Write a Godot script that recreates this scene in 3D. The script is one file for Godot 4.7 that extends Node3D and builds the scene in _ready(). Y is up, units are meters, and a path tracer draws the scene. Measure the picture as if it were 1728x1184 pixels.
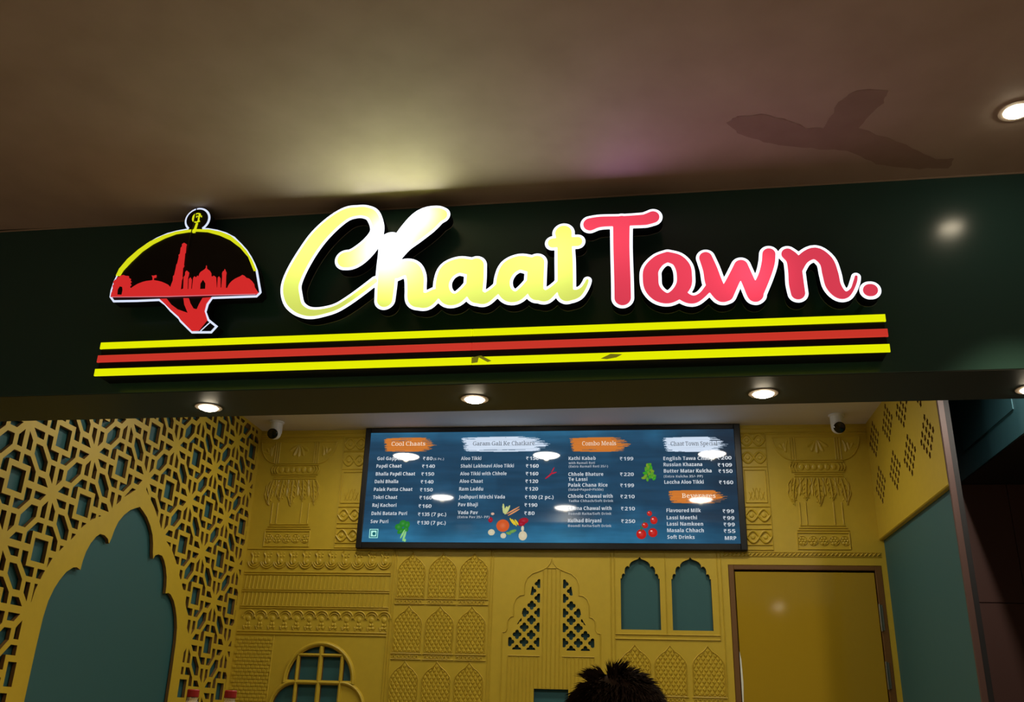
extends Node3D
# A fast-food counter in a mall seen from below: lit letters on a dark fascia, a menu board and carved yellow walls behind it.
# Metres, y up. The camera stands at x = 0, z = 0; the shop lies towards -z. Sign coordinates are millimetres on the fascia.

const BACK := -4.8          # face of the yellow panelling on the back wall
const LEFT := -2.1
const RIGHT := 1.176
const SHOP_TOP := 3.037
const SOFFIT := 2.394
const MALL_TOP := 2.954
const FACE_Z := -2.308      # the fascia's front plane at x = 0
const FACE_TURN := -0.02525
const SIGN_DEPTH := 0.083   # front of the letters before the fascia

const LETTERS := {
	"C": [
		[-803, 2747, 32, -784, 2749, 33, -761, 2764, 32, -735, 2793, 28, -720, 2827, 22, -721, 2854, 21, -736, 2887, 22, -759, 2900, 22, -784, 2902, 22, -816, 2896, 25, -853, 2869, 28, -892, 2825, 30, -922, 2773, 30, -946, 2717, 31, -956, 2672, 31, -947, 2634, 30, -931, 2608, 24, -908, 2592, 20, -883, 2586, 18, -852, 2589, 16, -816, 2599, 15, -782, 2620, 15, -747, 2647, 15, -711, 2677, 15]],
	"h": [
		[-678, 2617, 30, -678, 2659, 32, -678, 2714, 33, -675, 2763, 35, -676, 2794, 35],
		[-662, 2755, 26, -641, 2792, 33, -615, 2823, 41, -582, 2856, 45, -552, 2873, 34, -533, 2875, 25],
		[-651, 2702, 29, -628, 2712, 30, -607, 2705, 31, -596, 2681, 32, -593, 2647, 31, -590, 2618, 31, -576, 2612, 31, -559, 2611, 30, -537, 2627, 24]],
	"a1": [
		[-446, 2706, 31, -475, 2711, 30, -504, 2697, 31, -517, 2666, 27, -515, 2635, 27, -499, 2613, 27, -476, 2611, 24, -455, 2629, 22, -434, 2655, 22],
		[-426, 2709, 30, -427, 2669, 32, -426, 2624, 30, -413, 2613, 27, -397, 2609, 24, -375, 2625, 21, -354, 2645, 21]],
	"a2": [
		[-278, 2705, 30, -306, 2711, 29, -334, 2697, 30, -348, 2666, 27, -347, 2635, 27, -332, 2614, 26, -310, 2611, 23, -289, 2629, 22, -267, 2656, 22],
		[-258, 2709, 29, -261, 2669, 31, -260, 2624, 30, -248, 2614, 26, -232, 2609, 24, -211, 2625, 20, -189, 2645, 20]],
	"t": [
		[-186, 2796, 31, -183, 2762, 28, -181, 2712, 29, -180, 2664, 29, -179, 2616, 29, -167, 2609, 25, -148, 2611, 20, -133, 2624, 15, -124, 2640, 13, -121, 2649, 12],
		[-215, 2767, 22, -183, 2768, 22, -148, 2768, 22]],
	"T": [
		[-113, 2819, 27, -85, 2825, 24, -28, 2824, 23, 29, 2824, 24, 42, 2826, 25, 57, 2831, 26],
		[-28, 2817, 31, -29, 2740, 30, -28, 2646, 30, -28, 2594, 30]],
	"o": [
		[92, 2708, 23, 68, 2697, 25, 49, 2673, 28, 46, 2648, 29, 49, 2620, 28, 65, 2597, 26, 89, 2587, 23, 113, 2599, 25, 131, 2623, 28, 134, 2650, 28, 131, 2675, 28, 117, 2697, 25, 92, 2708, 23],
		[121, 2599, 23, 140, 2584, 21, 158, 2581, 19, 178, 2593, 17, 200, 2619, 19]],
	"w": [
		[191, 2700, 25, 201, 2665, 27, 209, 2625, 30, 225, 2591, 27, 238, 2591, 27],
		[238, 2591, 27, 261, 2636, 25, 280, 2671, 26],
		[280, 2671, 26, 295, 2628, 25, 308, 2588, 26, 314, 2587, 26],
		[312, 2587, 26, 336, 2636, 24, 349, 2675, 25, 353, 2702, 25]],
	"n": [
		[400, 2700, 24, 413, 2682, 26, 415, 2648, 26, 415, 2615, 27, 417, 2587, 26],
		[416, 2648, 23, 438, 2684, 23, 469, 2698, 25, 494, 2674, 26, 501, 2637, 28, 505, 2605, 27, 518, 2582, 23, 534, 2577, 17, 549, 2590, 13, 559, 2612, 13, 563, 2626, 12]],
	"dot": [
		[592, 2587, 25, 595, 2587, 25]],
}
const DOME := [-1513, 2665, -1514, 2687, -1510, 2717, -1503, 2741, -1490, 2767, -1472, 2793, -1450, 2819, -1427, 2838, -1399, 2855, -1369, 2868, -1339, 2875, -1311, 2879, -1275, 2880, -1240, 2877, -1210, 2870, -1180, 2859, -1152, 2843, -1129, 2821, -1107, 2798, -1089, 2773, -1076, 2751, -1065, 2729, -1054, 2692, -1044, 2659, -1046, 2655, -1056, 2644, -1190, 2645, -1199, 2628, -1202, 2605, -1190, 2582, -1160, 2559, -1176, 2538, -1236, 2540, -1278, 2577, -1284, 2586, -1313, 2610, -1335, 2632, -1355, 2646, -1427, 2646, -1498, 2648]
const KNOB := [-1279, 2908, 40]
const DOME_BAND := [-1504, 2732, -1498, 2754, -1478, 2785, -1449, 2815, -1417, 2840, -1378, 2858, -1338, 2869, -1302, 2873, -1273, 2873, -1234, 2870, -1196, 2860, -1163, 2845, -1134, 2821, -1107, 2793, -1085, 2762, -1067, 2727, -1075, 2726, -1098, 2771, -1129, 2805, -1163, 2831, -1199, 2849, -1238, 2862, -1272, 2866, -1301, 2865, -1337, 2861, -1371, 2849, -1405, 2831, -1435, 2808, -1463, 2776, -1484, 2748, -1491, 2731]
const SKYLINE := [-1506, 2663, -1506, 2676, -1503, 2686, -1507, 2699, -1504, 2703, -1507, 2711, -1503, 2718, -1496, 2720, -1499, 2726, -1490, 2727, -1488, 2731, -1478, 2732, -1471, 2729, -1462, 2728, -1462, 2723, -1454, 2719, -1455, 2714, -1450, 2710, -1454, 2706, -1449, 2700, -1453, 2694, -1448, 2688, -1452, 2675, -1448, 2676, -1449, 2686, -1439, 2694, -1428, 2701, -1415, 2706, -1403, 2709, -1388, 2710, -1383, 2711, -1385, 2720, -1389, 2726, -1382, 2725, -1375, 2727, -1375, 2720, -1382, 2719, -1381, 2711, -1367, 2708, -1353, 2704, -1342, 2699, -1332, 2694, -1325, 2687, -1326, 2672, -1323, 2684, -1322, 2694, -1319, 2707, -1321, 2721, -1318, 2723, -1317, 2747, -1317, 2758, -1315, 2761, -1314, 2785, -1316, 2789, -1312, 2793, -1313, 2813, -1310, 2817, -1311, 2825, -1305, 2829, -1297, 2824, -1298, 2819, -1296, 2797, -1298, 2794, -1297, 2788, -1295, 2757, -1293, 2754, -1296, 2746, -1293, 2719, -1291, 2716, -1293, 2708, -1291, 2677, -1286, 2677, -1282, 2679, -1287, 2716, -1284, 2722, -1285, 2732, -1281, 2737, -1274, 2731, -1274, 2722, -1275, 2713, -1270, 2676, -1266, 2677, -1270, 2709, -1266, 2714, -1262, 2708, -1259, 2676, -1255, 2677, -1257, 2712, -1254, 2717, -1248, 2713, -1245, 2719, -1241, 2716, -1240, 2724, -1237, 2730, -1231, 2734, -1226, 2738, -1223, 2742, -1223, 2751, -1221, 2742, -1217, 2738, -1210, 2733, -1205, 2726, -1203, 2716, -1198, 2713, -1194, 2716, -1188, 2712, -1181, 2678, -1178, 2677, -1181, 2709, -1178, 2713, -1174, 2708, -1169, 2676, -1165, 2677, -1168, 2713, -1170, 2722, -1168, 2729, -1165, 2730, -1164, 2736, -1161, 2730, -1158, 2725, -1158, 2715, -1153, 2676, -1147, 2674, -1145, 2682, -1141, 2690, -1135, 2697, -1127, 2703, -1119, 2707, -1112, 2710, -1107, 2714, -1100, 2711, -1093, 2704, -1084, 2701, -1075, 2693, -1068, 2684, -1065, 2674, -1059, 2666, -1051, 2656, -1059, 2651, -1139, 2653, -1194, 2654, -1316, 2656]
const GATE := [-1485, 2669, -1487, 2685, -1483, 2695, -1475, 2693, -1472, 2683, -1472, 2668]
const PORTAL := [-1229, 2675, -1231, 2692, -1225, 2704, -1216, 2692, -1214, 2675]
const HAND := [-1351, 2650, -1329, 2650, -1312, 2631, -1288, 2614, -1267, 2606, -1256, 2602, -1271, 2629, -1277, 2649, -1261, 2648, -1254, 2633, -1241, 2615, -1230, 2612, -1226, 2627, -1218, 2647, -1193, 2648, -1204, 2629, -1206, 2606, -1193, 2578, -1214, 2546, -1234, 2545, -1273, 2580, -1282, 2591, -1308, 2612, -1330, 2632]
const CUFF := [-1184, 2571, -1165, 2560, -1178, 2543, -1209, 2545]
const WIRE := [-1282, 2941, -1284, 2888, -1288, 2844, -1290, 2801]
const TRAY := [-1503, 2662, -1326, 2656, -1194, 2654, -1058, 2651, -1058, 2649, -1194, 2653, -1326, 2654, -1503, 2661]
const BAR_TOP := [-1512, 2523, 623, 2523, 624, 2504, -1511, 2504]
const BAR_MID := [-1513, 2482, 624, 2485, 625, 2464, -1512, 2462]
const BAR_LOW := [-1513, 2441, 624, 2444, 625, 2423, -1512, 2421]
const SEAM := [-429, 2522]
const PEEL_A := [-427, 2440, -402, 2445, -374, 2429, -384, 2426, -408, 2440, -411, 2426, -427, 2424]
const PEEL_B := [-87, 2426, -62, 2438, -32, 2436, -47, 2428, -72, 2424]
const MENU := [
	["Gol Gappa", -1409, -1283, -146, 0], ["80", -1154, -1101, -148, 3], ["Papdi Chaat", -1410, -1270, -188, 0],
	["140", -1156, -1085, -191, 3], ["Bhalla Papdi Chaat", -1410, -1192, -232, 0], ["150", -1157, -1087, -234, 3],
	["Dahi Bhalla", -1412, -1282, -274, 0], ["140", -1158, -1088, -277, 3], ["Palak Patta Chaat", -1413, -1201, -317, 0],
	["150", -1159, -1089, -320, 3], ["Tokri Chaat", -1414, -1281, -360, 0], ["160", -1159, -1091, -363, 3],
	["Raj Kachori", -1414, -1282, -403, 0], ["160", -1161, -1091, -408, 3], ["Dahi Batata Puri", -1415, -1221, -447, 0],
	["135 (7 pc.)", -1161, -1009, -452, 3], ["Sev Puri", -1416, -1320, -490, 0], ["130 (7 pc.)", -1162, -1009, -497, 3],
	["Aloo Tikki", -944, -834, -149, 0], ["150", -591, -523, -151, 3], ["Shahi Lakhnavi Aloo Tikki", -944, -656, -191, 0],
	["160", -591, -523, -193, 3], ["Aloo Tikki with Chhole", -945, -694, -233, 0], ["160", -591, -524, -235, 3],
	["Aloo Chaat", -946, -820, -274, 0], ["120", -592, -524, -276, 3], ["Ram Laddu", -946, -817, -316, 0],
	["120", -592, -524, -317, 3], ["Jodhpuri Mirchi Vada", -947, -699, -359, 0], ["100 (2 pc.)", -593, -442, -361, 3],
	["Pav Bhaji", -947, -842, -400, 0], ["190", -594, -526, -403, 3], ["Vada Pav", -947, -840, -442, 0],
	["80", -594, -540, -446, 3], ["(6 Pc.)", -1096, -1038, -148, 1], ["(Extra Pav 35/- PP)", -948, -777, -463, 1],
	["Cool Chaats", -1335, -1147, -66, 4], ["Garam Gali Ke Chatkare", -882, -547, -69, 5], ["Kathi Kabab", -364, -221, -153, 0],
	["199", -94, -24, -157, 3], ["Chhole Bhature", -365, -182, -239, 0], ["220", -94, -23, -241, 3],
	["Palak Chana Rice", -365, -160, -297, 0], ["199", -94, -23, -300, 3], ["Chhole Chawal with", -366, -134, -356, 0],
	["210", -94, -21, -359, 3], ["Chana Chawal with", -366, -141, -420, 0], ["210", -92, -21, -422, 3],
	["Kulhad Biryani", -365, -194, -484, 0], ["250", -92, -21, -487, 3], ["English Tawa Chaap", 132, 388, -157, 0],
	["200", 409, 481, -156, 3], ["Russian Khazana", 132, 330, -190, 0], ["109", 409, 481, -194, 3],
	["Butter Matar Kulcha", 132, 376, -224, 0], ["150", 411, 482, -227, 3], ["Laccha Aloo Tikki", 133, 333, -283, 0],
	["160", 411, 482, -286, 3], ["Flavoured Milk", 139, 312, -431, 0], ["99", 421, 477, -435, 3],
	["Lassi Meethi", 139, 291, -468, 0], ["99", 421, 477, -470, 3], ["Lassi Namkeen", 139, 320, -500, 0],
	["99", 422, 477, -503, 3], ["Masala Chhach", 139, 322, -533, 0], ["55", 421, 478, -536, 3],
	["Te Lassi", -364, -265, -266, 0], ["Soft Drinks", 139, 275, -567, 0], ["MRP", 424, 480, -571, 0],
	["with Rumali Roti", -364, -225, -175, 1], ["(Extra Rumali Roti 35/-)", -363, -157, -194, 1], ["(Salad+Papad+Pickle)", -364, -182, -318, 1],
	["Tadka Chhach/Soft Drink", -363, -131, -378, 1], ["Boondi Raita/Soft Drink", -364, -141, -445, 1], ["Boondi Raita/Soft Drink", -365, -142, -508, 1],
	["(Extra Kulcha 35/- PP)", 131, 330, -250, 1], ["Combo Meals", -292, -113, -74, 4], ["Chaat Town Special", 173, 413, -80, 5],
	["Beverages", 220, 389, -357, 4]]
const BRUSHES := [[-1393, -16, -1071, -105, 0], [-969, -17, -434, -110, 1], [-374, -26, -19, -114, 0], [117, -28, 481, -118, 1], [136, -313, 465, -389, 0]]


var M := {}
var rng := RandomNumberGenerator.new()

# ---------------------------------------------------------------- scene

func _ready():
	rng.seed = 7
	var cam := Camera3D.new()
	cam.name = "camera"
	cam.fov = 41.462
	cam.near = 0.05
	cam.far = 60.0
	cam.position = Vector3(0, 1.55, 0)
	cam.rotation = Vector3(0.380511, 0.14262, 0.0305036)
	cam.current = true
	add_child(cam)
	var we := WorldEnvironment.new()
	we.name = "environment"
	var env := Environment.new()
	env.background_mode = Environment.BG_COLOR
	env.background_color = Color(0.0, 0.0, 0.0)
	env.tonemap_mode = Environment.TONE_MAPPER_LINEAR
	env.tonemap_exposure = 1.0
	env.sdfgi_enabled = true
	env.ssao_enabled = true
	env.ssil_enabled = true
	we.environment = env
	add_child(we)
	make_materials()
	build_mall()
	build_fascia()
	build_back_wall()
	build_side_walls()
	build_door()
	build_menu()
	build_sign()
	build_lamps()
	build_cameras()
	build_counter()
	build_person()


func make_materials():
	M.yellow = mat(Color(0.78, 0.67, 0.19), 0.42)
	speckle(M.yellow, Color(0.97, 0.97, 0.97), Color(1, 1, 1), 3.0)
	M.cut_edge = mat(Color(0.46, 0.33, 0.14), 0.8)
	M.teal = mat(Color(0.165, 0.36, 0.375), 0.55)
	M.teal_gloss = mat(Color(0.20, 0.36, 0.40), 0.35)
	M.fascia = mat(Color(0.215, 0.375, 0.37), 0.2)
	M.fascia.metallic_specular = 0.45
	M.soffit = mat(Color(0.12, 0.185, 0.185), 0.5)  # darker copy of the fascia colour, toning down light bounced from below
	M.ceiling = mat(Color(0.72, 0.67, 0.62), 0.7)
	speckle(M.ceiling, Color(0.93, 0.92, 0.91), Color(1, 1, 1), 0.9)
	M.forked_patch = mat(Color(0.62, 0.55, 0.51), 0.8)
	speckle(M.forked_patch, Color(0.95, 0.94, 0.94), Color(1, 1, 1), 2.0)
	M.shop_ceiling = mat(Color(0.80, 0.78, 0.74), 0.8)
	M.brown_tile = mat(Color(0.31, 0.225, 0.205), 0.35)
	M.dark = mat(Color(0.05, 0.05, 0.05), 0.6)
	M.black = mat(Color(0.035, 0.032, 0.03), 0.35)
	M.frame = mat(Color(0.05, 0.05, 0.06), 0.35)
	M.floor = mat(Color(0.78, 0.74, 0.70), 0.3)
	M.mall_wall = mat(Color(0.50, 0.42, 0.36), 0.7)
	M.door_frame = mat(Color(0.42, 0.28, 0.09), 0.5)
	M.door = mat(Color(0.66, 0.54, 0.13), 0.09)
	M.steel = mat(Color(0.62, 0.60, 0.56), 0.35)
	M.steel.metallic = 0.9
	M.film = mat(Color(0.92, 0.92, 0.86), 0.2)
	M.trim = mat(Color(0.31, 0.22, 0.19), 0.5)
	M.white = mat(Color(0.86, 0.86, 0.85), 0.35)
	M.lens = mat(Color(0.02, 0.02, 0.02), 0.1)
	M.hair = mat(Color(0.15, 0.118, 0.10), 0.75)
	M.hair.metallic_specular = 0.15
	M.skin = mat(Color(0.55, 0.38, 0.29), 0.55)
	M.shirt = mat(Color(0.16, 0.18, 0.24), 0.85)
	M.trousers = mat(Color(0.10, 0.11, 0.15), 0.85)
	M.shoe = mat(Color(0.06, 0.05, 0.05), 0.6)
	M.counter = mat(Color(0.42, 0.30, 0.18), 0.4)
	M.stone = mat(Color(0.12, 0.12, 0.12), 0.2)
	M.cap = mat(Color(0.56, 0.12, 0.11), 0.4)
	M.plastic = mat(Color(0.95, 0.97, 0.97, 0.25), 0.08)
	M.plastic.transparency = BaseMaterial3D.TRANSPARENCY_ALPHA
	M.water = mat(Color(0.55, 0.60, 0.62), 0.2)
	M.letter_side = mat(Color(0.03, 0.03, 0.03), 0.5)
	M.smudge = glow(Color(0.55, 0.53, 0.12), 0.55)
	M.bar_yellow = glow(Color(0.92, 0.95, 0.0), 0.92)
	M.bar_red = glow(Color(0.85, 0.22, 0.17), 0.80)
	M.dome_yellow = glow(Color(0.90, 0.92, 0.10), 0.85)
	M.dome_red = glow(Color(0.87, 0.17, 0.17), 0.85)
	M.dome_white = glow(Color(0.86, 0.90, 1.0), 1.0)
	M.lamp_glow = glow(Color(1.0, 0.93, 0.80), 32.0)
	M.panel_glow = glow(Color(1.0, 0.97, 0.92), 45.0)
	M.ring = mat(Color(0.75, 0.70, 0.64), 0.4)
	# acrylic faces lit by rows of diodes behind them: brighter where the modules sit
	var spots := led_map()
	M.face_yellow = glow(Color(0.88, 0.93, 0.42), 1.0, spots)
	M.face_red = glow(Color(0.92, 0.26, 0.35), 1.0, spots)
	M.face_white = glow(Color(0.93, 0.95, 1.0), 1.5)


func mat(c: Color, rough := 0.5) -> StandardMaterial3D:
	var m := StandardMaterial3D.new()
	m.albedo_color = c
	m.roughness = rough
	return m


func glow(c: Color, energy: float, map: Texture2D = null) -> StandardMaterial3D:
	var m := mat(c.darkened(0.45), 0.3)
	m.emission_enabled = true
	m.emission = c
	m.emission_energy_multiplier = energy
	if map:
		m.emission_operator = BaseMaterial3D.EMISSION_OP_MULTIPLY
		m.emission_texture = map
		m.texture_repeat = false
	return m


func speckle(m: StandardMaterial3D, a: Color, b: Color, scale: float):
	var t := NoiseTexture2D.new()
	t.width = 256
	t.height = 256
	t.seamless = true
	var n := FastNoiseLite.new()
	n.seed = int(scale * 10)
	n.frequency = 0.02
	n.fractal_octaves = 4
	t.noise = n
	var g := Gradient.new()
	g.set_color(0, a)
	g.set_color(1, b)
	t.color_ramp = g
	m.albedo_texture = t
	m.uv1_triplanar = true
	m.uv1_world_triplanar = true
	m.uv1_scale = Vector3.ONE * scale


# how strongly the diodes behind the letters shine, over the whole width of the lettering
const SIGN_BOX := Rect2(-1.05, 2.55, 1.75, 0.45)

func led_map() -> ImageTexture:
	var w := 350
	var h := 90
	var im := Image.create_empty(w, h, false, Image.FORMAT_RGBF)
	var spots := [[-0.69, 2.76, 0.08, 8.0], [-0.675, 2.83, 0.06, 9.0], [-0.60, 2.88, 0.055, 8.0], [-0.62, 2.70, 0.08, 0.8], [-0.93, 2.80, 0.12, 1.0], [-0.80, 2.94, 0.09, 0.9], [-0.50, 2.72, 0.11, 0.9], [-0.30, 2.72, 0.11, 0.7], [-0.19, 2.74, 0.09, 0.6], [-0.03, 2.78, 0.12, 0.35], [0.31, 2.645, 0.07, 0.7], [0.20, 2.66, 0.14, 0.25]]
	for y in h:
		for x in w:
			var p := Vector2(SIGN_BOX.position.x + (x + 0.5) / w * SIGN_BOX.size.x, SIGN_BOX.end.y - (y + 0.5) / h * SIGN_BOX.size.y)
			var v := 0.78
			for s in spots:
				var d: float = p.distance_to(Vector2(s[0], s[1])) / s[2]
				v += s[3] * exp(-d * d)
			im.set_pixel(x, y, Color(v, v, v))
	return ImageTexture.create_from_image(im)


# ---------------------------------------------------------------- helpers

func new_st() -> SurfaceTool:
	var st := SurfaceTool.new()
	st.begin(Mesh.PRIMITIVE_TRIANGLES)
	return st


func tri(st: SurfaceTool, a: Vector3, b: Vector3, c: Vector3, n: Vector3):
	if (b - a).cross(c - a).dot(n) > 0.0:
		var t := b
		b = c
		c = t
	for p in [a, b, c]:
		st.set_normal(n)
		st.set_uv(Vector2((p.x - SIGN_BOX.position.x) / SIGN_BOX.size.x, (SIGN_BOX.end.y - p.y) / SIGN_BOX.size.y))
		st.add_vertex(p)


func quad(st: SurfaceTool, a: Vector3, b: Vector3, c: Vector3, d: Vector3, n: Vector3):
	tri(st, a, b, c, n)
	tri(st, a, c, d, n)


func fan(st: SurfaceTool, pts: Array, n: Vector3):
	for i in range(1, pts.size() - 1):
		tri(st, pts[0], pts[i], pts[i + 1], n)


# a box with chamfered front edges (front faces +z)
func box(st: SurfaceTool, lo: Vector3, hi: Vector3, bevel := 0.0):
	var b := minf(bevel, minf(hi.x - lo.x, minf(hi.y - lo.y, (hi.z - lo.z))) * 0.45)
	var rings := [[lo.z, 0.0], [hi.z - b, 0.0], [hi.z, b]] if b > 0.0 else [[lo.z, 0.0], [hi.z, 0.0]]
	var prev := []
	for r in rings:
		var s: float = r[1]
		var ring := [Vector3(lo.x + s, lo.y + s, r[0]), Vector3(hi.x - s, lo.y + s, r[0]), Vector3(hi.x - s, hi.y - s, r[0]), Vector3(lo.x + s, hi.y - s, r[0])]
		if prev:
			var outs := [Vector3.DOWN, Vector3.RIGHT, Vector3.UP, Vector3.LEFT]
			for i in 4:
				var n: Vector3 = outs[i]
				if s > 0.0:
					n = (n + Vector3.BACK).normalized()
				quad(st, prev[i], prev[(i + 1) % 4], ring[(i + 1) % 4], ring[i], n)
		else:
			fan(st, ring, Vector3.FORWARD)
		prev = ring
	fan(st, prev, Vector3.BACK)


# a flat outline with thickness, front at z1
func plate(st: SurfaceTool, poly: PackedVector2Array, z0: float, z1: float, closed := true):
	var idx := Geometry2D.triangulate_polygon(poly)
	for i in range(0, idx.size(), 3):
		var a := poly[idx[i]]
		var b := poly[idx[i + 1]]
		var c := poly[idx[i + 2]]
		tri(st, Vector3(a.x, a.y, z1), Vector3(b.x, b.y, z1), Vector3(c.x, c.y, z1), Vector3.BACK)
		if closed:
			tri(st, Vector3(a.x, a.y, z0), Vector3(b.x, b.y, z0), Vector3(c.x, c.y, z0), Vector3.FORWARD)
	rim(st, poly, z0, z1)


func rim(st: SurfaceTool, poly: PackedVector2Array, z0: float, z1: float):
	var turn := 1.0 if Geometry2D.is_polygon_clockwise(poly) else -1.0
	for i in poly.size():
		var a := poly[i]
		var b := poly[(i + 1) % poly.size()]
		var d := (b - a).normalized()
		var n := Vector3(-d.y, d.x, 0) * turn
		if n.length() > 0.5:
			quad(st, Vector3(a.x, a.y, z0), Vector3(b.x, b.y, z0), Vector3(b.x, b.y, z1), Vector3(a.x, a.y, z1), n)


# a raised moulding along a line in the plane z = z0
func ridge(st: SurfaceTool, pts: Array, w := 0.007, h := 0.004, z0 := 0.0, loop := false):
	h *= 1.5
	var n := pts.size()
	var prof := [[-0.5, 0.0], [-0.28, 0.8], [0.0, 1.0], [0.28, 0.8], [0.5, 0.0]]
	var rows := []
	for i in n:
		var p: Vector2 = pts[i]
		var before: Vector2 = pts[(i + n - 1) % n] if loop or i > 0 else p
		var after: Vector2 = pts[(i + 1) % n] if loop or i < n - 1 else p
		var d1 := (p - before).normalized()
		var d2 := (after - p).normalized()
		if d1 == Vector2.ZERO: d1 = d2
		if d2 == Vector2.ZERO: d2 = d1
		var t := (d1 + d2).normalized()
		if t == Vector2.ZERO: t = d1
		var side := Vector2(-t.y, t.x)
		var k := 1.0 / maxf(0.5, absf(side.dot(Vector2(-d1.y, d1.x))))
		var row := []
		for q in prof:
			var c: Vector2 = p + side * (q[0] * w * k)
			row.append(Vector3(c.x, c.y, z0 + q[1] * h))
		rows.append(row)
	for i in (n if loop else n - 1):
		var a: Array = rows[i]
		var b: Array = rows[(i + 1) % n]
		for j in prof.size() - 1:
			var nn: Vector3 = (b[j] - a[j]).cross(a[j + 1] - a[j])
			if nn.length() < 1e-12:
				continue
			if nn.z < 0: nn = -nn
			quad(st, a[j], b[j], b[j + 1], a[j + 1], nn.normalized())


# a domed blob: an ellipse in the plane, raised in the middle
func dome(st: SurfaceTool, c: Vector2, rx: float, ry: float, h: float, z0 := 0.0, seg := 12):
	var prev := []
	for lv in [[1.0, 0.0], [0.8, 0.6], [0.45, 0.92]]:
		var ring := []
		for i in seg:
			var a := TAU * i / seg
			ring.append(Vector3(c.x + cos(a) * rx * lv[0], c.y + sin(a) * ry * lv[0], z0 + h * lv[1]))
		if prev:
			for i in seg:
				var j := (i + 1) % seg
				var nn: Vector3 = (prev[j] - prev[i]).cross(ring[i] - prev[i])
				if nn.z < 0: nn = -nn
				quad(st, prev[i], prev[j], ring[j], ring[i], nn.normalized())
		prev = ring
	var top := Vector3(c.x, c.y, z0 + h)
	for i in seg:
		tri(st, prev[i], prev[(i + 1) % seg], top, Vector3.BACK)


# a carved leaf from base to tip, keeled along the middle
func leaf(st: SurfaceTool, base: Vector2, tip: Vector2, w: float, h: float, sway := 0.0, z0 := 0.0):
	var d := tip - base
	var s := Vector2(-d.y, d.x).normalized()
	var rows := []
	var n := 8
	for i in n + 1:
		var t := float(i) / n
		var c := base + d * t + s * sway * sin(t * PI)
		var hw := w * 0.5 * (0.55 + 0.9 * t) * sqrt(maxf(0.0, 1.0 - pow(t, 3.0)))
		rows.append([c - s * hw, c, c + s * hw, h * (0.4 + 0.6 * t) * (1.0 if t < 0.95 else 0.3)])
	for i in n:
		var a: Array = rows[i]
		var b: Array = rows[i + 1]
		for k in 2:
			var p := [Vector3(a[k].x, a[k].y, z0 + (a[3] if k == 1 else 0.0)), Vector3(b[k].x, b[k].y, z0 + (b[3] if k == 1 else 0.0)), Vector3(b[k + 1].x, b[k + 1].y, z0 + (b[3] if k == 0 else 0.0)), Vector3(a[k + 1].x, a[k + 1].y, z0 + (a[3] if k == 0 else 0.0))]
			var nn: Vector3 = (p[1] - p[0]).cross(p[3] - p[0])
			if nn.length() < 1e-12: nn = (p[2] - p[1]).cross(p[3] - p[1])
			if nn.length() < 1e-12: continue
			if nn.z < 0: nn = -nn
			quad(st, p[0], p[1], p[2], p[3], nn.normalized())


# a turned shape round the y axis: rows of [radius, height]
func lathe(st: SurfaceTool, prof: Array, seg := 24, at := Vector3.ZERO):
	for k in prof.size() - 1:
		var a: Array = prof[k]
		var b: Array = prof[k + 1]
		var slope := Vector2(b[1] - a[1], a[0] - b[0])
		if slope.length() < 1e-9: continue
		slope = slope.normalized()
		for i in seg:
			var t0 := TAU * i / seg
			var t1 := TAU * (i + 1) / seg
			var tm := (t0 + t1) * 0.5
			var n := Vector3(cos(tm) * slope.x, slope.y, sin(tm) * slope.x)
			quad(st, at + Vector3(cos(t0) * a[0], a[1], sin(t0) * a[0]), at + Vector3(cos(t1) * a[0], a[1], sin(t1) * a[0]), at + Vector3(cos(t1) * b[0], b[1], sin(t1) * b[0]), at + Vector3(cos(t0) * b[0], b[1], sin(t0) * b[0]), n)


func tube(st: SurfaceTool, pts: Array, r: float, seg := 6):
	for i in pts.size() - 1:
		var a: Vector3 = pts[i]
		var b: Vector3 = pts[i + 1]
		var d := (b - a).normalized()
		var s := d.cross(Vector3.UP if absf(d.y) < 0.9 else Vector3.RIGHT).normalized()
		var u := s.cross(d)
		for k in seg:
			var n0 := s * cos(TAU * k / seg) + u * sin(TAU * k / seg)
			var n1 := s * cos(TAU * (k + 1) / seg) + u * sin(TAU * (k + 1) / seg)
			quad(st, a + n0 * r, a + n1 * r, b + n1 * r, b + n0 * r, (n0 + n1).normalized())


func commit(called: String, st: SurfaceTool, m: Material, parent: Node = self) -> MeshInstance3D:
	var o := MeshInstance3D.new()
	o.name = numbered(called, parent)
	o.mesh = st.commit()
	o.material_override = null
	if o.mesh.get_surface_count():
		o.mesh.surface_set_material(0, m)
	parent.add_child(o, true)
	return o


func share(called: String, mesh: Mesh, at: Vector3, parent: Node) -> MeshInstance3D:
	var o := MeshInstance3D.new()
	o.name = numbered(called, parent)
	o.mesh = mesh
	o.position = at
	parent.add_child(o, true)
	return o


func numbered(called: String, parent: Node) -> String:
	if not parent.has_node(called):
		return called
	var i := 1
	while parent.has_node("%s_%03d" % [called, i]):
		i += 1
	return "%s_%03d" % [called, i]


func group_node(called: String, parent: Node = self, at := Vector3.ZERO) -> Node3D:
	var o := Node3D.new()
	o.name = numbered(called, parent)
	o.position = at
	parent.add_child(o, true)
	return o


func tag(o: Node, label: String, category: String, group := ""):
	o.set_meta("label", label)
	o.set_meta("category", category)
	if group:
		o.set_meta("group", group)


func structure(o: Node, label: String, category: String):
	tag(o, label, category)
	o.set_meta("kind", "structure")


func stuff(o: Node):
	o.set_meta("kind", "stuff")


func poly_mm(flat: Array) -> PackedVector2Array:
	var out := PackedVector2Array()
	for i in range(0, flat.size(), 2):
		out.append(Vector2(flat[i], flat[i + 1]) / 1000.0)
	return out


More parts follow.
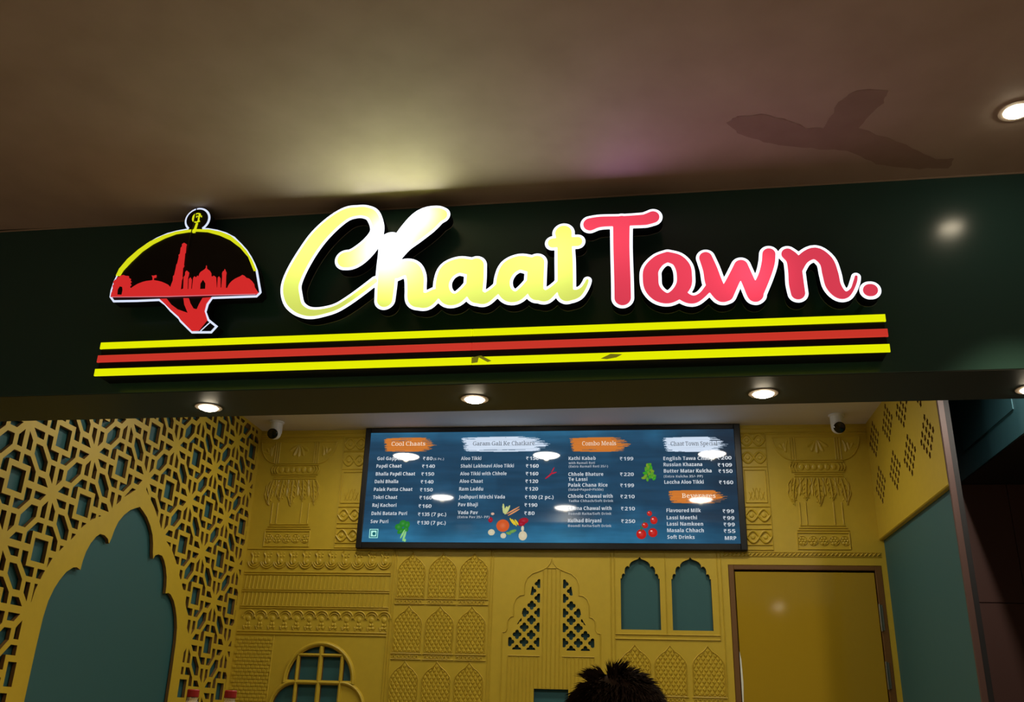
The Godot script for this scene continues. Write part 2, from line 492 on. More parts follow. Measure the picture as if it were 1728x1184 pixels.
func arc(c: Vector2, r: float, a0: float, a1: float, n := 10) -> Array:
	var out := []
	for i in n + 1:
		out.append(c + Vector2.from_angle(deg_to_rad(lerpf(a0, a1, float(i) / n))) * r)
	return out


func smooth(pts: Array, per := 6) -> Array:   # a rounded line through points
	var out := []
	for i in pts.size() - 1:
		var p0: Vector2 = pts[maxi(i - 1, 0)]
		var p3: Vector2 = pts[mini(i + 2, pts.size() - 1)]
		for k in per:
			out.append((pts[i] as Vector2).cubic_interpolate(pts[i + 1], p0, p3, float(k) / per))
	out.append(pts[-1])
	return out


# closed prisms of many outlines, for cutting
func cutter(polys: Array, z0: float, z1: float) -> ArrayMesh:
	var st := new_st()
	for p in polys:
		plate(st, p, z0, z1)
	st.index()
	return st.commit()


func cut_panel(called: String, poly: PackedVector2Array, thick: float, holes: Array, m: Material, parent: Node) -> CSGCombiner3D:
	var c := CSGCombiner3D.new()
	c.name = called
	var sheet := CSGPolygon3D.new()
	sheet.name = "sheet"
	sheet.polygon = poly
	sheet.depth = thick
	sheet.material = m
	sheet.position.z = thick
	c.add_child(sheet)
	var cut := CSGMesh3D.new()
	cut.name = "cut"
	cut.operation = CSGShape3D.OPERATION_SUBTRACTION
	cut.mesh = cutter(holes, -0.01, thick + 0.01)
	cut.material = M.cut_edge
	c.add_child(cut)
	parent.add_child(c, true)
	return c


# ---------------------------------------------------------------- the mall: ceiling, floor and walls

func slab(called: String, lo: Vector3, hi: Vector3, m: Material, label := "", category := "", parent: Node = self) -> MeshInstance3D:
	var st := new_st()
	box(st, lo, hi)
	var o := commit(called, st, m, parent)
	if label:
		structure(o, label, category)
	return o


func build_mall():
	var top := slab("ceiling", Vector3(-5, MALL_TOP, -2.35), Vector3(5, MALL_TOP + 0.15, 4.2), M.ceiling, "brownish painted mall ceiling above the lit shop sign", "ceiling")
	# a slightly darker patch on the ceiling, in three arms
	var st := new_st()
	var forked_patch := [238, 1984, 264, 1962, 320, 1957, 388, 1990, 440, 2030, 483, 2029, 497, 1927, 529, 1883, 601, 1892, 602, 1937, 565, 2039, 702, 2123, 795, 2196, 843, 2201, 837, 2242, 746, 2240, 648, 2206, 559, 2140, 469, 2118, 357, 2087, 278, 2043]
	var poly := PackedVector2Array()
	var pts := poly_mm(forked_patch)
	for i in pts.size():
		var a := pts[i]
		var b := pts[(i + 1) % pts.size()]
		for k in 5:
			poly.append(a.lerp(b, k / 5.0) + Vector2(rng.randf_range(-1, 1), rng.randf_range(-1, 1)) * 0.0035)
	var idx := Geometry2D.triangulate_polygon(poly)
	for i in range(0, idx.size(), 3):
		var v := []
		for k in 3:
			v.append(Vector3(poly[idx[i + k]].x, MALL_TOP - 0.0006, -poly[idx[i + k]].y))
		tri(st, v[0], v[1], v[2], Vector3.DOWN)
	var s := commit("darker_patch", st, M.forked_patch, top)
	s.set_meta("label", "darker forked patch")
	slab("floor", Vector3(-5, -0.1, -4.95), Vector3(5, 0, 4.2), M.floor, "polished mall floor in front of and inside the shop", "floor")
	slab("wall_rear", Vector3(-5, 0, 4.1), Vector3(5, MALL_TOP, 4.2), M.mall_wall, "plain brown wall across the mall behind the viewer", "wall")
	slab("wall_mall_left", Vector3(-5.1, 0, -2.6), Vector3(-5, MALL_TOP, 4.2), M.mall_wall, "plain brown mall wall at the far left end", "wall")
	slab("wall_mall_right", Vector3(5, 0, -4.95), Vector3(5.1, MALL_TOP, 4.2), M.mall_wall, "plain brown mall wall at the far right end", "wall")
	slab("wall_next_shop", Vector3(-5, 0, -2.75), Vector3(-2.2, SOFFIT, -2.6), M.mall_wall, "plain closed front left of the yellow lattice wall", "wall")


func build_fascia():
	var f := group_node("wall_front", self, Vector3(0, 0, FACE_Z))
	f.rotation.y = FACE_TURN
	structure(f, "dark green glossy fascia carrying the lit lettering", "fascia")
	var st := new_st()
	box(st, Vector3(-5, SOFFIT, -0.226), Vector3(5, MALL_TOP + 0.1, 0.0), 0.002)
	commit("fascia_panel", st, M.fascia, f)
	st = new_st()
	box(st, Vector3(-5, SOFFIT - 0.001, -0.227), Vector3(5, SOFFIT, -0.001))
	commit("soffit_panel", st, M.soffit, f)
	st = new_st()
	box(st, Vector3(-5, MALL_TOP - 0.004, 0.0), Vector3(5, MALL_TOP - 0.0005, 0.004))
	commit("sealant_line", st, M.ring, f)
	# closes the space between the fascia and the shop's own ceiling
	slab("wall_above_soffit", Vector3(-2.3, MALL_TOP, -2.62), Vector3(5, 3.2, -2.42), M.shop_ceiling, "hidden upstand above the fascia of the shop", "wall")
	var c := slab("ceiling_shop", Vector3(-2.3, SHOP_TOP, -4.95), Vector3(1.25, SHOP_TOP + 0.1, -2.42), M.shop_ceiling, "off-white ceiling inside the shop above the menu board", "ceiling")
	c.name = "ceiling_001"


# ---------------------------------------------------------------- back wall

func ogee(cx: float, apex: float, hw: float, base: float) -> Array:   # pointed onion outline, from bottom left round to bottom right
	var r := []
	var left := [Vector2(-hw, base), Vector2(-hw, apex - 0.088), Vector2(-hw * 0.92, apex - 0.070), Vector2(-hw * 0.62, apex - 0.044), Vector2(-hw * 0.28, apex - 0.026), Vector2(-hw * 0.09, apex - 0.010), Vector2(0, apex)]
	for p in left: r.append(p + Vector2(cx, 0))
	for i in range(left.size() - 2, -1, -1): r.append(Vector2(cx - left[i].x, left[i].y))
	return r


func mirrored(half: Array, cx: float) -> PackedVector2Array:   # half: [distance from the axis, y] from the apex down
	var out := PackedVector2Array()
	for p in half: out.append(Vector2(cx + p.x, p.y))
	for i in range(half.size() - 1, -1, -1):
		if half[i].x > 0.0005: out.append(Vector2(cx - half[i].x, half[i].y))
	return out


func foil_window() -> Array:   # half outline of the multifoil window openings
	var h := [Vector2(0, 2.347), Vector2(0.008, 2.336), Vector2(0.028, 2.329), Vector2(0.042, 2.321), Vector2(0.051, 2.309), Vector2(0.053, 2.295)]
	h.append_array([Vector2(0.058, 2.301), Vector2(0.067, 2.299), Vector2(0.074, 2.290), Vector2(0.077, 2.277), Vector2(0.0755, 2.259)])
	h.append_array([Vector2(0.080, 2.264), Vector2(0.087, 2.262), Vector2(0.0915, 2.253), Vector2(0.0915, 2.239), Vector2(0.0975, 2.239), Vector2(0.098, 1.991)])
	return h


func circle(c: Vector2, r: float, n := 40) -> PackedVector2Array:
	var out := PackedVector2Array()
	for i in n: out.append(c + Vector2.from_angle(TAU * i / n) * r)
	return out


func rect(x0: float, y0: float, x1: float, y1: float) -> PackedVector2Array:
	return PackedVector2Array([Vector2(x0, y0), Vector2(x1, y0), Vector2(x1, y1), Vector2(x0, y1)])


func quatrefoil(c: Vector2, r: float) -> PackedVector2Array:
	var out := PackedVector2Array()
	var p := r * 0.56
	var q := r * 0.44
	for k in 32:
		var a := TAU * k / 32.0
		var b := wrapf(a, -PI / 4, PI / 4 - 0.0001) if k % 8 != 4 else PI / 4
		for m in 4:
			if absf(angle_difference(a, m * PI / 2)) <= PI / 4 + 0.001: b = absf(angle_difference(a, m * PI / 2))
		out.append(c + Vector2.from_angle(a) * (p * cos(b) + sqrt(maxf(0.0, q * q - p * p * sin(b) * sin(b)))))
	return out


func build_back_wall():
	var w := CSGCombiner3D.new()
	w.name = "wall_plaster"
	var solid := CSGBox3D.new()
	solid.name = "plaster"
	solid.size = Vector3(3.6, 3.2, 0.12)
	solid.position = Vector3(-0.46, 1.6, BACK - 0.02 - 0.06)
	solid.material = M.teal
	w.add_child(solid)
	var hole := CSGBox3D.new()
	hole.name = "doorway"
	hole.operation = CSGShape3D.OPERATION_SUBTRACTION
	hole.size = Vector3(0.76, 2.4, 0.16)
	hole.position = Vector3(0.80, 1.1, BACK - 0.02)
	hole.material = M.dark
	w.add_child(hole)

	var wall := group_node("wall_back", self, Vector3(0, 0, BACK))
	structure(wall, "carved yellow panelled back wall behind the menu board, with teal openings", "wall")
	wall.add_child(w)
	w.position = -wall.position
	# openings in the yellow sheet
	var holes := []
	holes.append(mirrored(foil_window(), -0.003))
	holes.append(mirrored(foil_window(), 0.250))
	# horseshoe window with glazing bars
	var tc := Vector2(-1.626, 1.716)
	var bars := [rect(-1.638, 1.0, -1.614, 2.0), rect(-2, 1.832, -1, 1.848), rect(-2, 1.697, -1, 1.719), rect(-1.754, 1.0, -1.735, 1.84), rect(-1.522, 1.0, -1.503, 1.84)]
	var low := Geometry2D.merge_polygons(circle(Vector2(-1.745, 1.585), 0.112), circle(Vector2(-1.505, 1.585), 0.112))
	var lower: PackedVector2Array = Geometry2D.merge_polygons(low[0], rect(-1.745, 1.35, -1.505, 1.697))[0]
	var upper: PackedVector2Array = Geometry2D.clip_polygons(circle(tc, 0.166, 56), rect(-2, 1.0, -1, 1.705))[0]
	for shape in [upper, lower]:
		var pieces := [shape]
		for b in bars:
			var next := []
			for p in pieces: next.append_array(Geometry2D.clip_polygons(p, b))
			pieces = next
		for p in pieces:
			if poly_area(p) > 0.0004: holes.append(p)
	# pierced quatrefoils either side of the fluted pilaster
	var jx := -0.449
	for s in [-1, 1]:
		var zone := PackedVector2Array()
		for p in [[0.058, 1.886], [0.215, 1.886], [0.215, 1.945], [0.192, 1.962], [0.178, 2.0], [0.152, 2.04], [0.144, 2.095], [0.110, 2.14], [0.100, 2.195], [0.062, 2.238], [0.058, 2.238]]: zone.append(Vector2(jx + s * p[0], p[1]))
		for i in 5:
			for j in range(-1, 10):
				if (i + j) % 2 == 0:
					for p in Geometry2D.intersect_polygons(quatrefoil(Vector2(jx + s * (0.0645 + 0.0355 * i), 1.923 + 0.0357 * j), 0.0225), zone):
						if poly_area(p) > 0.00002: holes.append(p)
	holes.append(rect(-0.531, 1.45, -0.361, 1.705))
	var outline := PackedVector2Array([Vector2(LEFT - 0.02, 0), Vector2(LEFT - 0.02, SHOP_TOP), Vector2(RIGHT + 0.02, SHOP_TOP), Vector2(RIGHT + 0.02, 0), Vector2(1.17, 0), Vector2(1.17, 2.312), Vector2(0.434, 2.312), Vector2(0.434, 0)])
	var sheet := cut_panel("yellow_panel", outline, 0.02, holes, M.yellow, wall)
	sheet.position.z = -0.02
	carve(wall)


func poly_area(p: PackedVector2Array) -> float:
	var a := 0.0
	for i in p.size(): a += p[i].cross(p[(i + 1) % p.size()])
	return absf(a) * 0.5


func line(st: SurfaceTool, x0: float, y0: float, x1: float, y1: float, w := 0.007, h := 0.004):
	ridge(st, [Vector2(x0, y0), Vector2(x1, y1)], w, h)


func carve(wall: Node3D):
	# cornice lines
	var st := new_st()
	for y in [3.018, 2.999, 2.988]:
		line(st, LEFT, y, -1.5, y)
		line(st, 0.54, y, RIGHT, y)
	commit("cornice_moulding", st, M.yellow, wall)
	var col := carved_column(wall)
	var twin := col.duplicate()
	twin.name = "carved_column_001"
	twin.position.x = 0.912
	wall.add_child(twin)
	# scroll pilasters behind the ends of the menu board
	for x0 in [-1.613, 0.532]:
		var pil := group_node("scroll_pilaster", wall)
		st = new_st()
		for y in [2.995, 2.917, 2.911, 2.812, 2.604, 2.515, 2.49, 2.41, 2.386]: line(st, x0, y, x0 + 0.13, y)
		for x in [x0, x0 + 0.13]: line(st, x, 2.386, x, 2.995, 0.005)
		for x in [x0 + 0.012, x0 + 0.118]: line(st, x, 2.625, x, 2.795, 0.005)
		for y in [2.625, 2.795]: line(st, x0 + 0.012, y, x0 + 0.118, y, 0.005)
		commit("mouldings", st, M.yellow, pil)
		for c in [2.956, 2.862, 2.56, 2.45]:
			st = new_st()
			for ph in [0.0, PI]:
				var pts := []
				for i in 25: pts.append(Vector2(x0 + 0.004 + 0.122 * i / 24.0, c + sin(i / 24.0 * TAU + ph) * 0.029))
				ridge(st, pts, 0.013, 0.006)
			for e in [0.034, 0.096]: dome(st, Vector2(x0 + e, c), 0.013, 0.013, 0.006)
			commit("guilloche", st, M.yellow, pil)
		st = new_st()
		for i in 4:
			line(st, x0 + 0.03 + i * 0.02, 2.64, x0 + 0.045 + i * 0.02, 2.64 + 0.07 - absf(i - 1.5) * 0.02, 0.004, 0.003)
			line(st, x0 + 0.045 + i * 0.02, 2.64, x0 + 0.03 + i * 0.02, 2.64 + 0.07 - absf(i - 1.5) * 0.02, 0.004, 0.003)
		commit("cross_hatching", st, M.yellow, pil)
	# friezes left of the niches
	var fx0 := -2.092
	var fx1 := -1.290
	st = new_st()
	for y in [2.376, 2.254, 2.242, 2.163, 2.153, 2.079, 2.069, 1.952, 1.938]: line(st, fx0, y, fx1, y)
	line(st, fx1, 1.5, fx1, 2.376)
	line(st, -1.277, 1.5, -1.277, 2.376, 0.005)
	commit("frieze_mouldings", st, M.yellow, wall)
	st = new_st()
	for row in [[2.168, 2.236], [2.083, 2.148]]:
		for i in 36:
			var x := fx0 + 0.012 + i * 0.0217
			line(st, x - 0.002, row[0], x + 0.003, row[1], 0.008, 0.004)
	stuff(commit("frieze_reeds", st, M.yellow, wall))
	# drop and scallop motif, repeated
	st = new_st()
	ridge(st, arc(Vector2(0, 0.001), 0.034, 180, 360, 12), 0.008, 0.005)
	ridge(st, arc(Vector2(0, 0.004), 0.026, 190, 350, 10), 0.006, 0.004)
	dome(st, Vector2(0.004, 0.003), 0.011, 0.015, 0.007)
	ridge(st, smooth([Vector2(-0.012, 0.060), Vector2(-0.020, 0.045), Vector2(-0.010, 0.028), Vector2(-0.012, 0.006), Vector2(-0.004, -0.012)]), 0.010, 0.006)
	for s in [-1, 1]: dome(st, Vector2(0.008 + s * 0.008, 0.030), 0.006, 0.006, 0.005)
	for s in [-1, 1]: dome(st, Vector2(0.008 + s * 0.010, 0.045), 0.004, 0.006, 0.004)
	var first := commit("drop_motif", st, M.yellow, wall)
	first.position = Vector3(-2.046, 2.308, 0)
	for i in range(1, 11): share("drop_motif", first.mesh, Vector3(-2.046 + 0.0715 * i, 2.308, 0), wall)
	st = new_st()
	ridge(st, arc(Vector2(0, 0.012), 0.035, 180, 0, 12), 0.008, 0.005)
	ridge(st, arc(Vector2(0, 0.010), 0.026, 190, -10, 10), 0.006, 0.004)
	dome(st, Vector2(0, 0.005), 0.013, 0.015, 0.006)
	for s in [-1, 1]: dome(st, Vector2(s * 0.006, -0.020), 0.007, 0.009, 0.005)
	for s in [-1, 1]: dome(st, Vector2(s * 0.009, -0.036), 0.010, 0.008, 0.005)
	ridge(st, [Vector2(-0.022, -0.030), Vector2(-0.014, -0.048)], 0.006)
	ridge(st, [Vector2(0.022, -0.030), Vector2(0.014, -0.048)], 0.006)
	first = commit("arch_motif", st, M.yellow, wall)
	first.position = Vector3(-2.040, 2.010, 0)
	for i in range(1, 12): share("arch_motif", first.mesh, Vector3(-2.040 + 0.0664 * i, 2.010, 0), wall)
	# small brickwork
	st = new_st()
	for j in 19:
		for i in 9:
			var x := -2.092 + i * 0.0245 - (0.012 if j % 2 else 0.0)
			if x > -2.10 and x < -1.905: box(st, Vector3(x, 1.908 - j * 0.0175, -0.001), Vector3(x + 0.0215, 1.922 - j * 0.0175, 0.004), 0.002)
	line(st, -1.888, 1.5, -1.888, 1.934, 0.005, 0.003)
	stuff(commit("carved_bricks", st, M.yellow, wall))
	# rim and bars of the horseshoe window
	st = new_st()
	var rimline := arc(Vector2(-1.626, 1.716), 0.180, -4, 184, 40)
	ridge(st, rimline, 0.022, 0.010)
	ridge(st, arc(Vector2(-1.745, 1.585), 0.124, 92, 200, 16), 0.020, 0.010)
	ridge(st, arc(Vector2(-1.505, 1.585), 0.124, 88, -20, 16), 0.020, 0.010)
	commit("window_rim", st, M.yellow, wall)
	for b in [[-1.626, 1.45, -1.626, 1.884, 0.020], [-1.744, 1.45, -1.744, 1.836, 0.015], [-1.512, 1.45, -1.512, 1.836, 0.015], [-1.745, 1.840, -1.508, 1.840, 0.013], [-1.80, 1.708, -1.452, 1.708, 0.018]]:
		st = new_st()
		ridge(st, [Vector2(b[0], b[1]), Vector2(b[2], b[3])], b[4], 0.007)
		commit("glazing_bar", st, M.yellow, wall)
	# onion niches with raised lozenges
	st = new_st()
	for x in [-1.264, -0.766, -0.752]: line(st, x, 1.5, x, 2.376, 0.005, 0.003)
	for x in [-0.149, -0.131, 0.380, 0.399]: line(st, x, 1.945 if x > 0 else 1.5, x, 2.376, 0.005, 0.003)
	line(st, 0.123, 1.97, 0.123, 2.376, 0.004, 0.003)
	for y in [1.969, 1.947]: line(st, -0.131, y, 0.380, y, 0.006, 0.004)
	line(st, 0.399, 1.5, 0.399, 1.945, 0.005, 0.003)
	commit("panel_mouldings", st, M.yellow, wall)
	var nst := niche_parts(0.073)
	for r in 3:
		for c in 3:
			var at := Vector3(-1.181 + c * 0.1645 - r * 0.002, 2.361 - r * 0.270, 0)
			var n := group_node("lozenge_niche", wall, at)
			share("niche_outline", nst[0], Vector3.ZERO, n)
			stuff(share("lozenges", nst[1], Vector3.ZERO, n))
			share("niche_sill", nst[2], Vector3.ZERO, n)
	nst = niche_parts(0.076)
	for x in [-0.036, 0.134, 0.315]:
		var n := group_node("lozenge_niche", wall, Vector3(x, 1.920, 0))
		share("niche_outline", nst[0], Vector3.ZERO, n)
		stuff(share("lozenges", nst[1], Vector3.ZERO, n))
		share("niche_sill", nst[2], Vector3.ZERO, n)
	# outline of the pierced niche and its flutes
	var jx := -0.449
	st = new_st()
	var half := [Vector2(0, 2.338), Vector2(0.008, 2.312), Vector2(0.024, 2.290), Vector2(0.06, 2.272), Vector2(0.10, 2.258), Vector2(0.126, 2.235), Vector2(0.138, 2.205), Vector2(0.139, 2.152)]
	half.append_array([Vector2(0.160, 2.149), Vector2(0.180, 2.133), Vector2(0.191, 2.105), Vector2(0.192, 2.046), Vector2(0.206, 2.043), Vector2(0.219, 2.028), Vector2(0.222, 1.985), Vector2(0.230, 1.970), Vector2(0.246, 1.968), Vector2(0.246, 1.5)])
	for s in [-1, 1]:
		var pts := []
		for p in half: pts.append(Vector2(jx + s * p.x, p.y))
		ridge(st, pts, 0.005, 0.003)
		line(st, jx + s * 0.055, 1.857, jx + s * 0.215, 1.857, 0.005, 0.003)
	line(st, jx - 0.024, 2.286, jx + 0.024, 2.286, 0.005, 0.003)
	commit("pierced_niche_outline", st, M.yellow, wall)
	st = new_st()
	for x in [-0.042, -0.022, 0.0, 0.022, 0.042]: line(st, jx + x, 1.71, jx + x, 2.282, 0.005, 0.003)
	for s in [-1, 1]:
		for i in 9:
			var x: float = jx + s * (0.062 + i * 0.019)
			line(st, x, 1.5 if absf(x - jx) > 0.09 else 1.71, x, 1.853, 0.006, 0.003)
	stuff(commit("flutes", st, M.yellow, wall))
	# rope moulding above the door
	st = new_st()
	for y in [2.374, 2.353]: line(st, 0.412, y, RIGHT, y, 0.004, 0.003)
	for i in 38: line(st, 0.416 + i * 0.02, 2.357, 0.430 + i * 0.02, 2.370, 0.007, 0.005)
	stuff(commit("rope_moulding", st, M.yellow, wall))


func niche_parts(hw: float) -> Array:   # outline, lozenges, sill; the origin is the apex
	var out := []
	var st := new_st()
	var o := ogee(0, 0, hw, -0.232)
	ridge(st, o, 0.0045, 0.003, 0.0, true)
	out.append(st.commit())
	out[0].surface_set_material(0, M.yellow)
	st = new_st()
	var inside := PackedVector2Array(o)
	var inner: PackedVector2Array = Geometry2D.offset_polygon(inside, -0.004)[0]
	var dx := hw * 2 / 6.4
	var dy := 0.0350
	for j in 16:
		for i in range(-4, 5):
			var c := Vector2((i + 0.5 * (j % 2)) * dx, -0.024 - j * dy * 0.5)
			var whole := PackedVector2Array([c + Vector2(0, dy * 0.44), c + Vector2(dx * 0.43, 0), c - Vector2(0, dy * 0.44), c - Vector2(dx * 0.43, 0)])
			for d in Geometry2D.intersect_polygons(whole, inner):
				if poly_area(d) < 0.00003: continue
				var mid := Vector2.ZERO
				for p in d: mid += p / d.size()
				var tops := []
				for e in d.size():
					var q: Vector2 = (mid as Vector2).lerp(d[e], 0.45)
					tops.append(Vector3(q.x, q.y, 0.006))
				for e in d.size():
					var a := Vector3(d[e].x, d[e].y, 0)
					var b := Vector3(d[(e + 1) % d.size()].x, d[(e + 1) % d.size()].y, 0)
					var n: Vector3 = (b - a).cross(tops[e] - a)
					if n.z < 0: n = -n
					quad(st, a, b, tops[(e + 1) % d.size()], tops[e], n.normalized())
				fan(st, tops, Vector3.BACK)
	out.append(st.commit())
	out[1].surface_set_material(0, M.yellow)
	st = new_st()
	for y in [-0.236, -0.262]: ridge(st, [Vector2(-hw - 0.006, y), Vector2(hw + 0.006, y)], 0.006, 0.004)
	var wave := []
	for i in 7:
		var x := -hw + 0.004 + i * (hw * 2 - 0.008) / 7.0
		var s := (hw * 2 - 0.008) / 7.0
		wave.append_array([Vector2(x, -0.255), Vector2(x, -0.246), Vector2(x + s * 0.5, -0.244), Vector2(x + s * 0.55, -0.255)])
	ridge(st, wave, 0.005, 0.003)
	out.append(st.commit())
	out[2].surface_set_material(0, M.yellow)
	return out


func carved_column(wall: Node3D) -> Node3D:
	var c := group_node("carved_column", wall, Vector3(-1.878, 0, 0))
	var st := new_st()
	ridge(st, [Vector2(-0.104, 2.846), Vector2(0.124, 2.846)], 0.006)
	for x in [-0.128, -0.116, -0.104, 0.098, 0.110, 0.124]: line(st, x, 2.846, x, 2.968, 0.006)
	ridge(st, [Vector2(-0.21, 2.969), Vector2(0.224, 2.969)], 0.006)
	commit("abacus", st, M.yellow, c)
	for s in [-1, 1]:
		st = new_st()
		var pts := []
		for p in [Vector2(0.218, 2.968), Vector2(0.210, 2.925), Vector2(0.190, 2.885), Vector2(0.160, 2.858), Vector2(0.122, 2.844)]: pts.append(Vector2(s * p.x + 0.004, p.y))
		ridge(st, smooth(pts), 0.008, 0.005)
		for a in [20, 60, 100]:
			var b := Vector2(s * 0.165 + 0.004, 2.900)
			leaf(st, b, b + Vector2(s * cos(deg_to_rad(a)), sin(deg_to_rad(a))) * 0.042, 0.018, 0.006)
		leaf(st, Vector2(s * 0.140, 2.95), Vector2(s * 0.150, 2.885), 0.02, 0.006, s * 0.006)
		commit("volute", st, M.yellow, c)
	st = new_st()
	for a in [-62, -30, 0, 30, 62]:
		var b := Vector2(0.008, 2.950)
		leaf(st, b + Vector2(sin(deg_to_rad(a)) * 0.012, 0), b + Vector2(sin(deg_to_rad(a)) * 0.062, -cos(deg_to_rad(a)) * 0.072), 0.022, 0.007)
	commit("palmette", st, M.yellow, c)
	st = new_st()
	for y in [2.836, 2.783]: line(st, -0.132, y, 0.132, y, 0.008, 0.005)
	for s in [-1, 1]:
		for k in 3: ridge(st, smooth([Vector2(s * (0.128 - k * 0.014), 2.830), Vector2(s * (0.137 - k * 0.014), 2.810), Vector2(s * (0.128 - k * 0.014), 2.788)]), 0.007, 0.006)
	for i in 6: dome(st, Vector2(-0.08 + i * 0.032, 2.810), 0.016, 0.019, 0.008)
	for y in [2.772, 2.760]: line(st, -0.118, y, 0.122, y, 0.007)
	commit("torus", st, M.yellow, c)
	for i in 5:
		st = new_st()
		var out := (i - 2) / 2.0
		var x := -0.004 + (i - 2) * 0.056
		var drop := 0.145 if i % 2 == 0 else 0.115
		if i == 0 or i == 4: drop = 0.135
		var lean := out * 0.020
		var contour := []
		for side in [-1, 1]:
			var edge := [Vector2(x + side * 0.013, 2.752), Vector2(x + side * 0.026 + lean * 0.5, 2.752 - drop * 0.22), Vector2(x + side * 0.018 + lean * 0.9, 2.752 - drop * 0.42), Vector2(x + side * 0.022 + lean, 2.752 - drop * 0.60), Vector2(x + side * 0.011 + lean, 2.752 - drop * 0.80), Vector2(x + lean * 0.9, 2.752 - drop)]
			ridge(st, smooth(edge, 4), 0.006, 0.005)
		ridge(st, smooth([Vector2(x, 2.750), Vector2(x + lean * 0.6, 2.752 - drop * 0.45), Vector2(x + lean * 0.9, 2.752 - drop * 0.9)]), 0.008, 0.007)
		for k in 4:
			for side in [-1, 1]:
				var b := Vector2(x + lean * (0.2 + 0.2 * k), 2.746 - drop * (0.12 + 0.19 * k))
				leaf(st, b, b + Vector2(side * 0.016, -0.020), 0.011, 0.006)
		commit("acanthus_leaf", st, M.yellow, c)
	st = new_st()
	for i in 4:
		var x := -0.004 + (i - 1.5) * 0.056
		leaf(st, Vector2(x, 2.752), Vector2(x + (i - 1.5) * 0.008, 2.655), 0.016, 0.007)
	for s in [-1, 1]:
		ridge(st, smooth([Vector2(s * 0.128, 2.752), Vector2(s * 0.142, 2.70), Vector2(s * 0.136, 2.65), Vector2(s * 0.128, 2.612)]), 0.007, 0.005)
	commit("tongue_leaves", st, M.yellow, c)
	st = new_st()
	for x in [-0.106, -0.075, 0.060, 0.101]: line(st, x, 2.513, x, 2.625)
	commit("shaft", st, M.yellow, c)
	st = new_st()
	for k in 3: line(st, -0.110 - k * 0.008, 2.508 - k * 0.012, 0.108 + k * 0.008, 2.508 - k * 0.012)
	ridge(st, [Vector2(-0.130, 2.390), Vector2(0.122, 2.390), Vector2(0.122, 2.471), Vector2(-0.130, 2.471)], 0.007, 0.004, 0.0, true)
	commit("base", st, M.yellow, c)
	st = new_st()
	for k in 6: dome(st, Vector2.from_angle(TAU * k / 6.0) * 0.014, 0.008, 0.008, 0.005, 0.0, 8)
	dome(st, Vector2.ZERO, 0.007, 0.007, 0.006)
	ridge(st, arc(Vector2.ZERO, 0.023, 0, 345, 20), 0.004, 0.003, 0.0, true)
	var r := commit("rosette", st, M.yellow, c)
	r.position = Vector3(-0.106, 2.432, 0)
	for i in range(1, 5): share("rosette", r.mesh, Vector3(-0.106 + i * 0.0512, 2.432, 0), c)
	return c


# ---------------------------------------------------------------- side walls

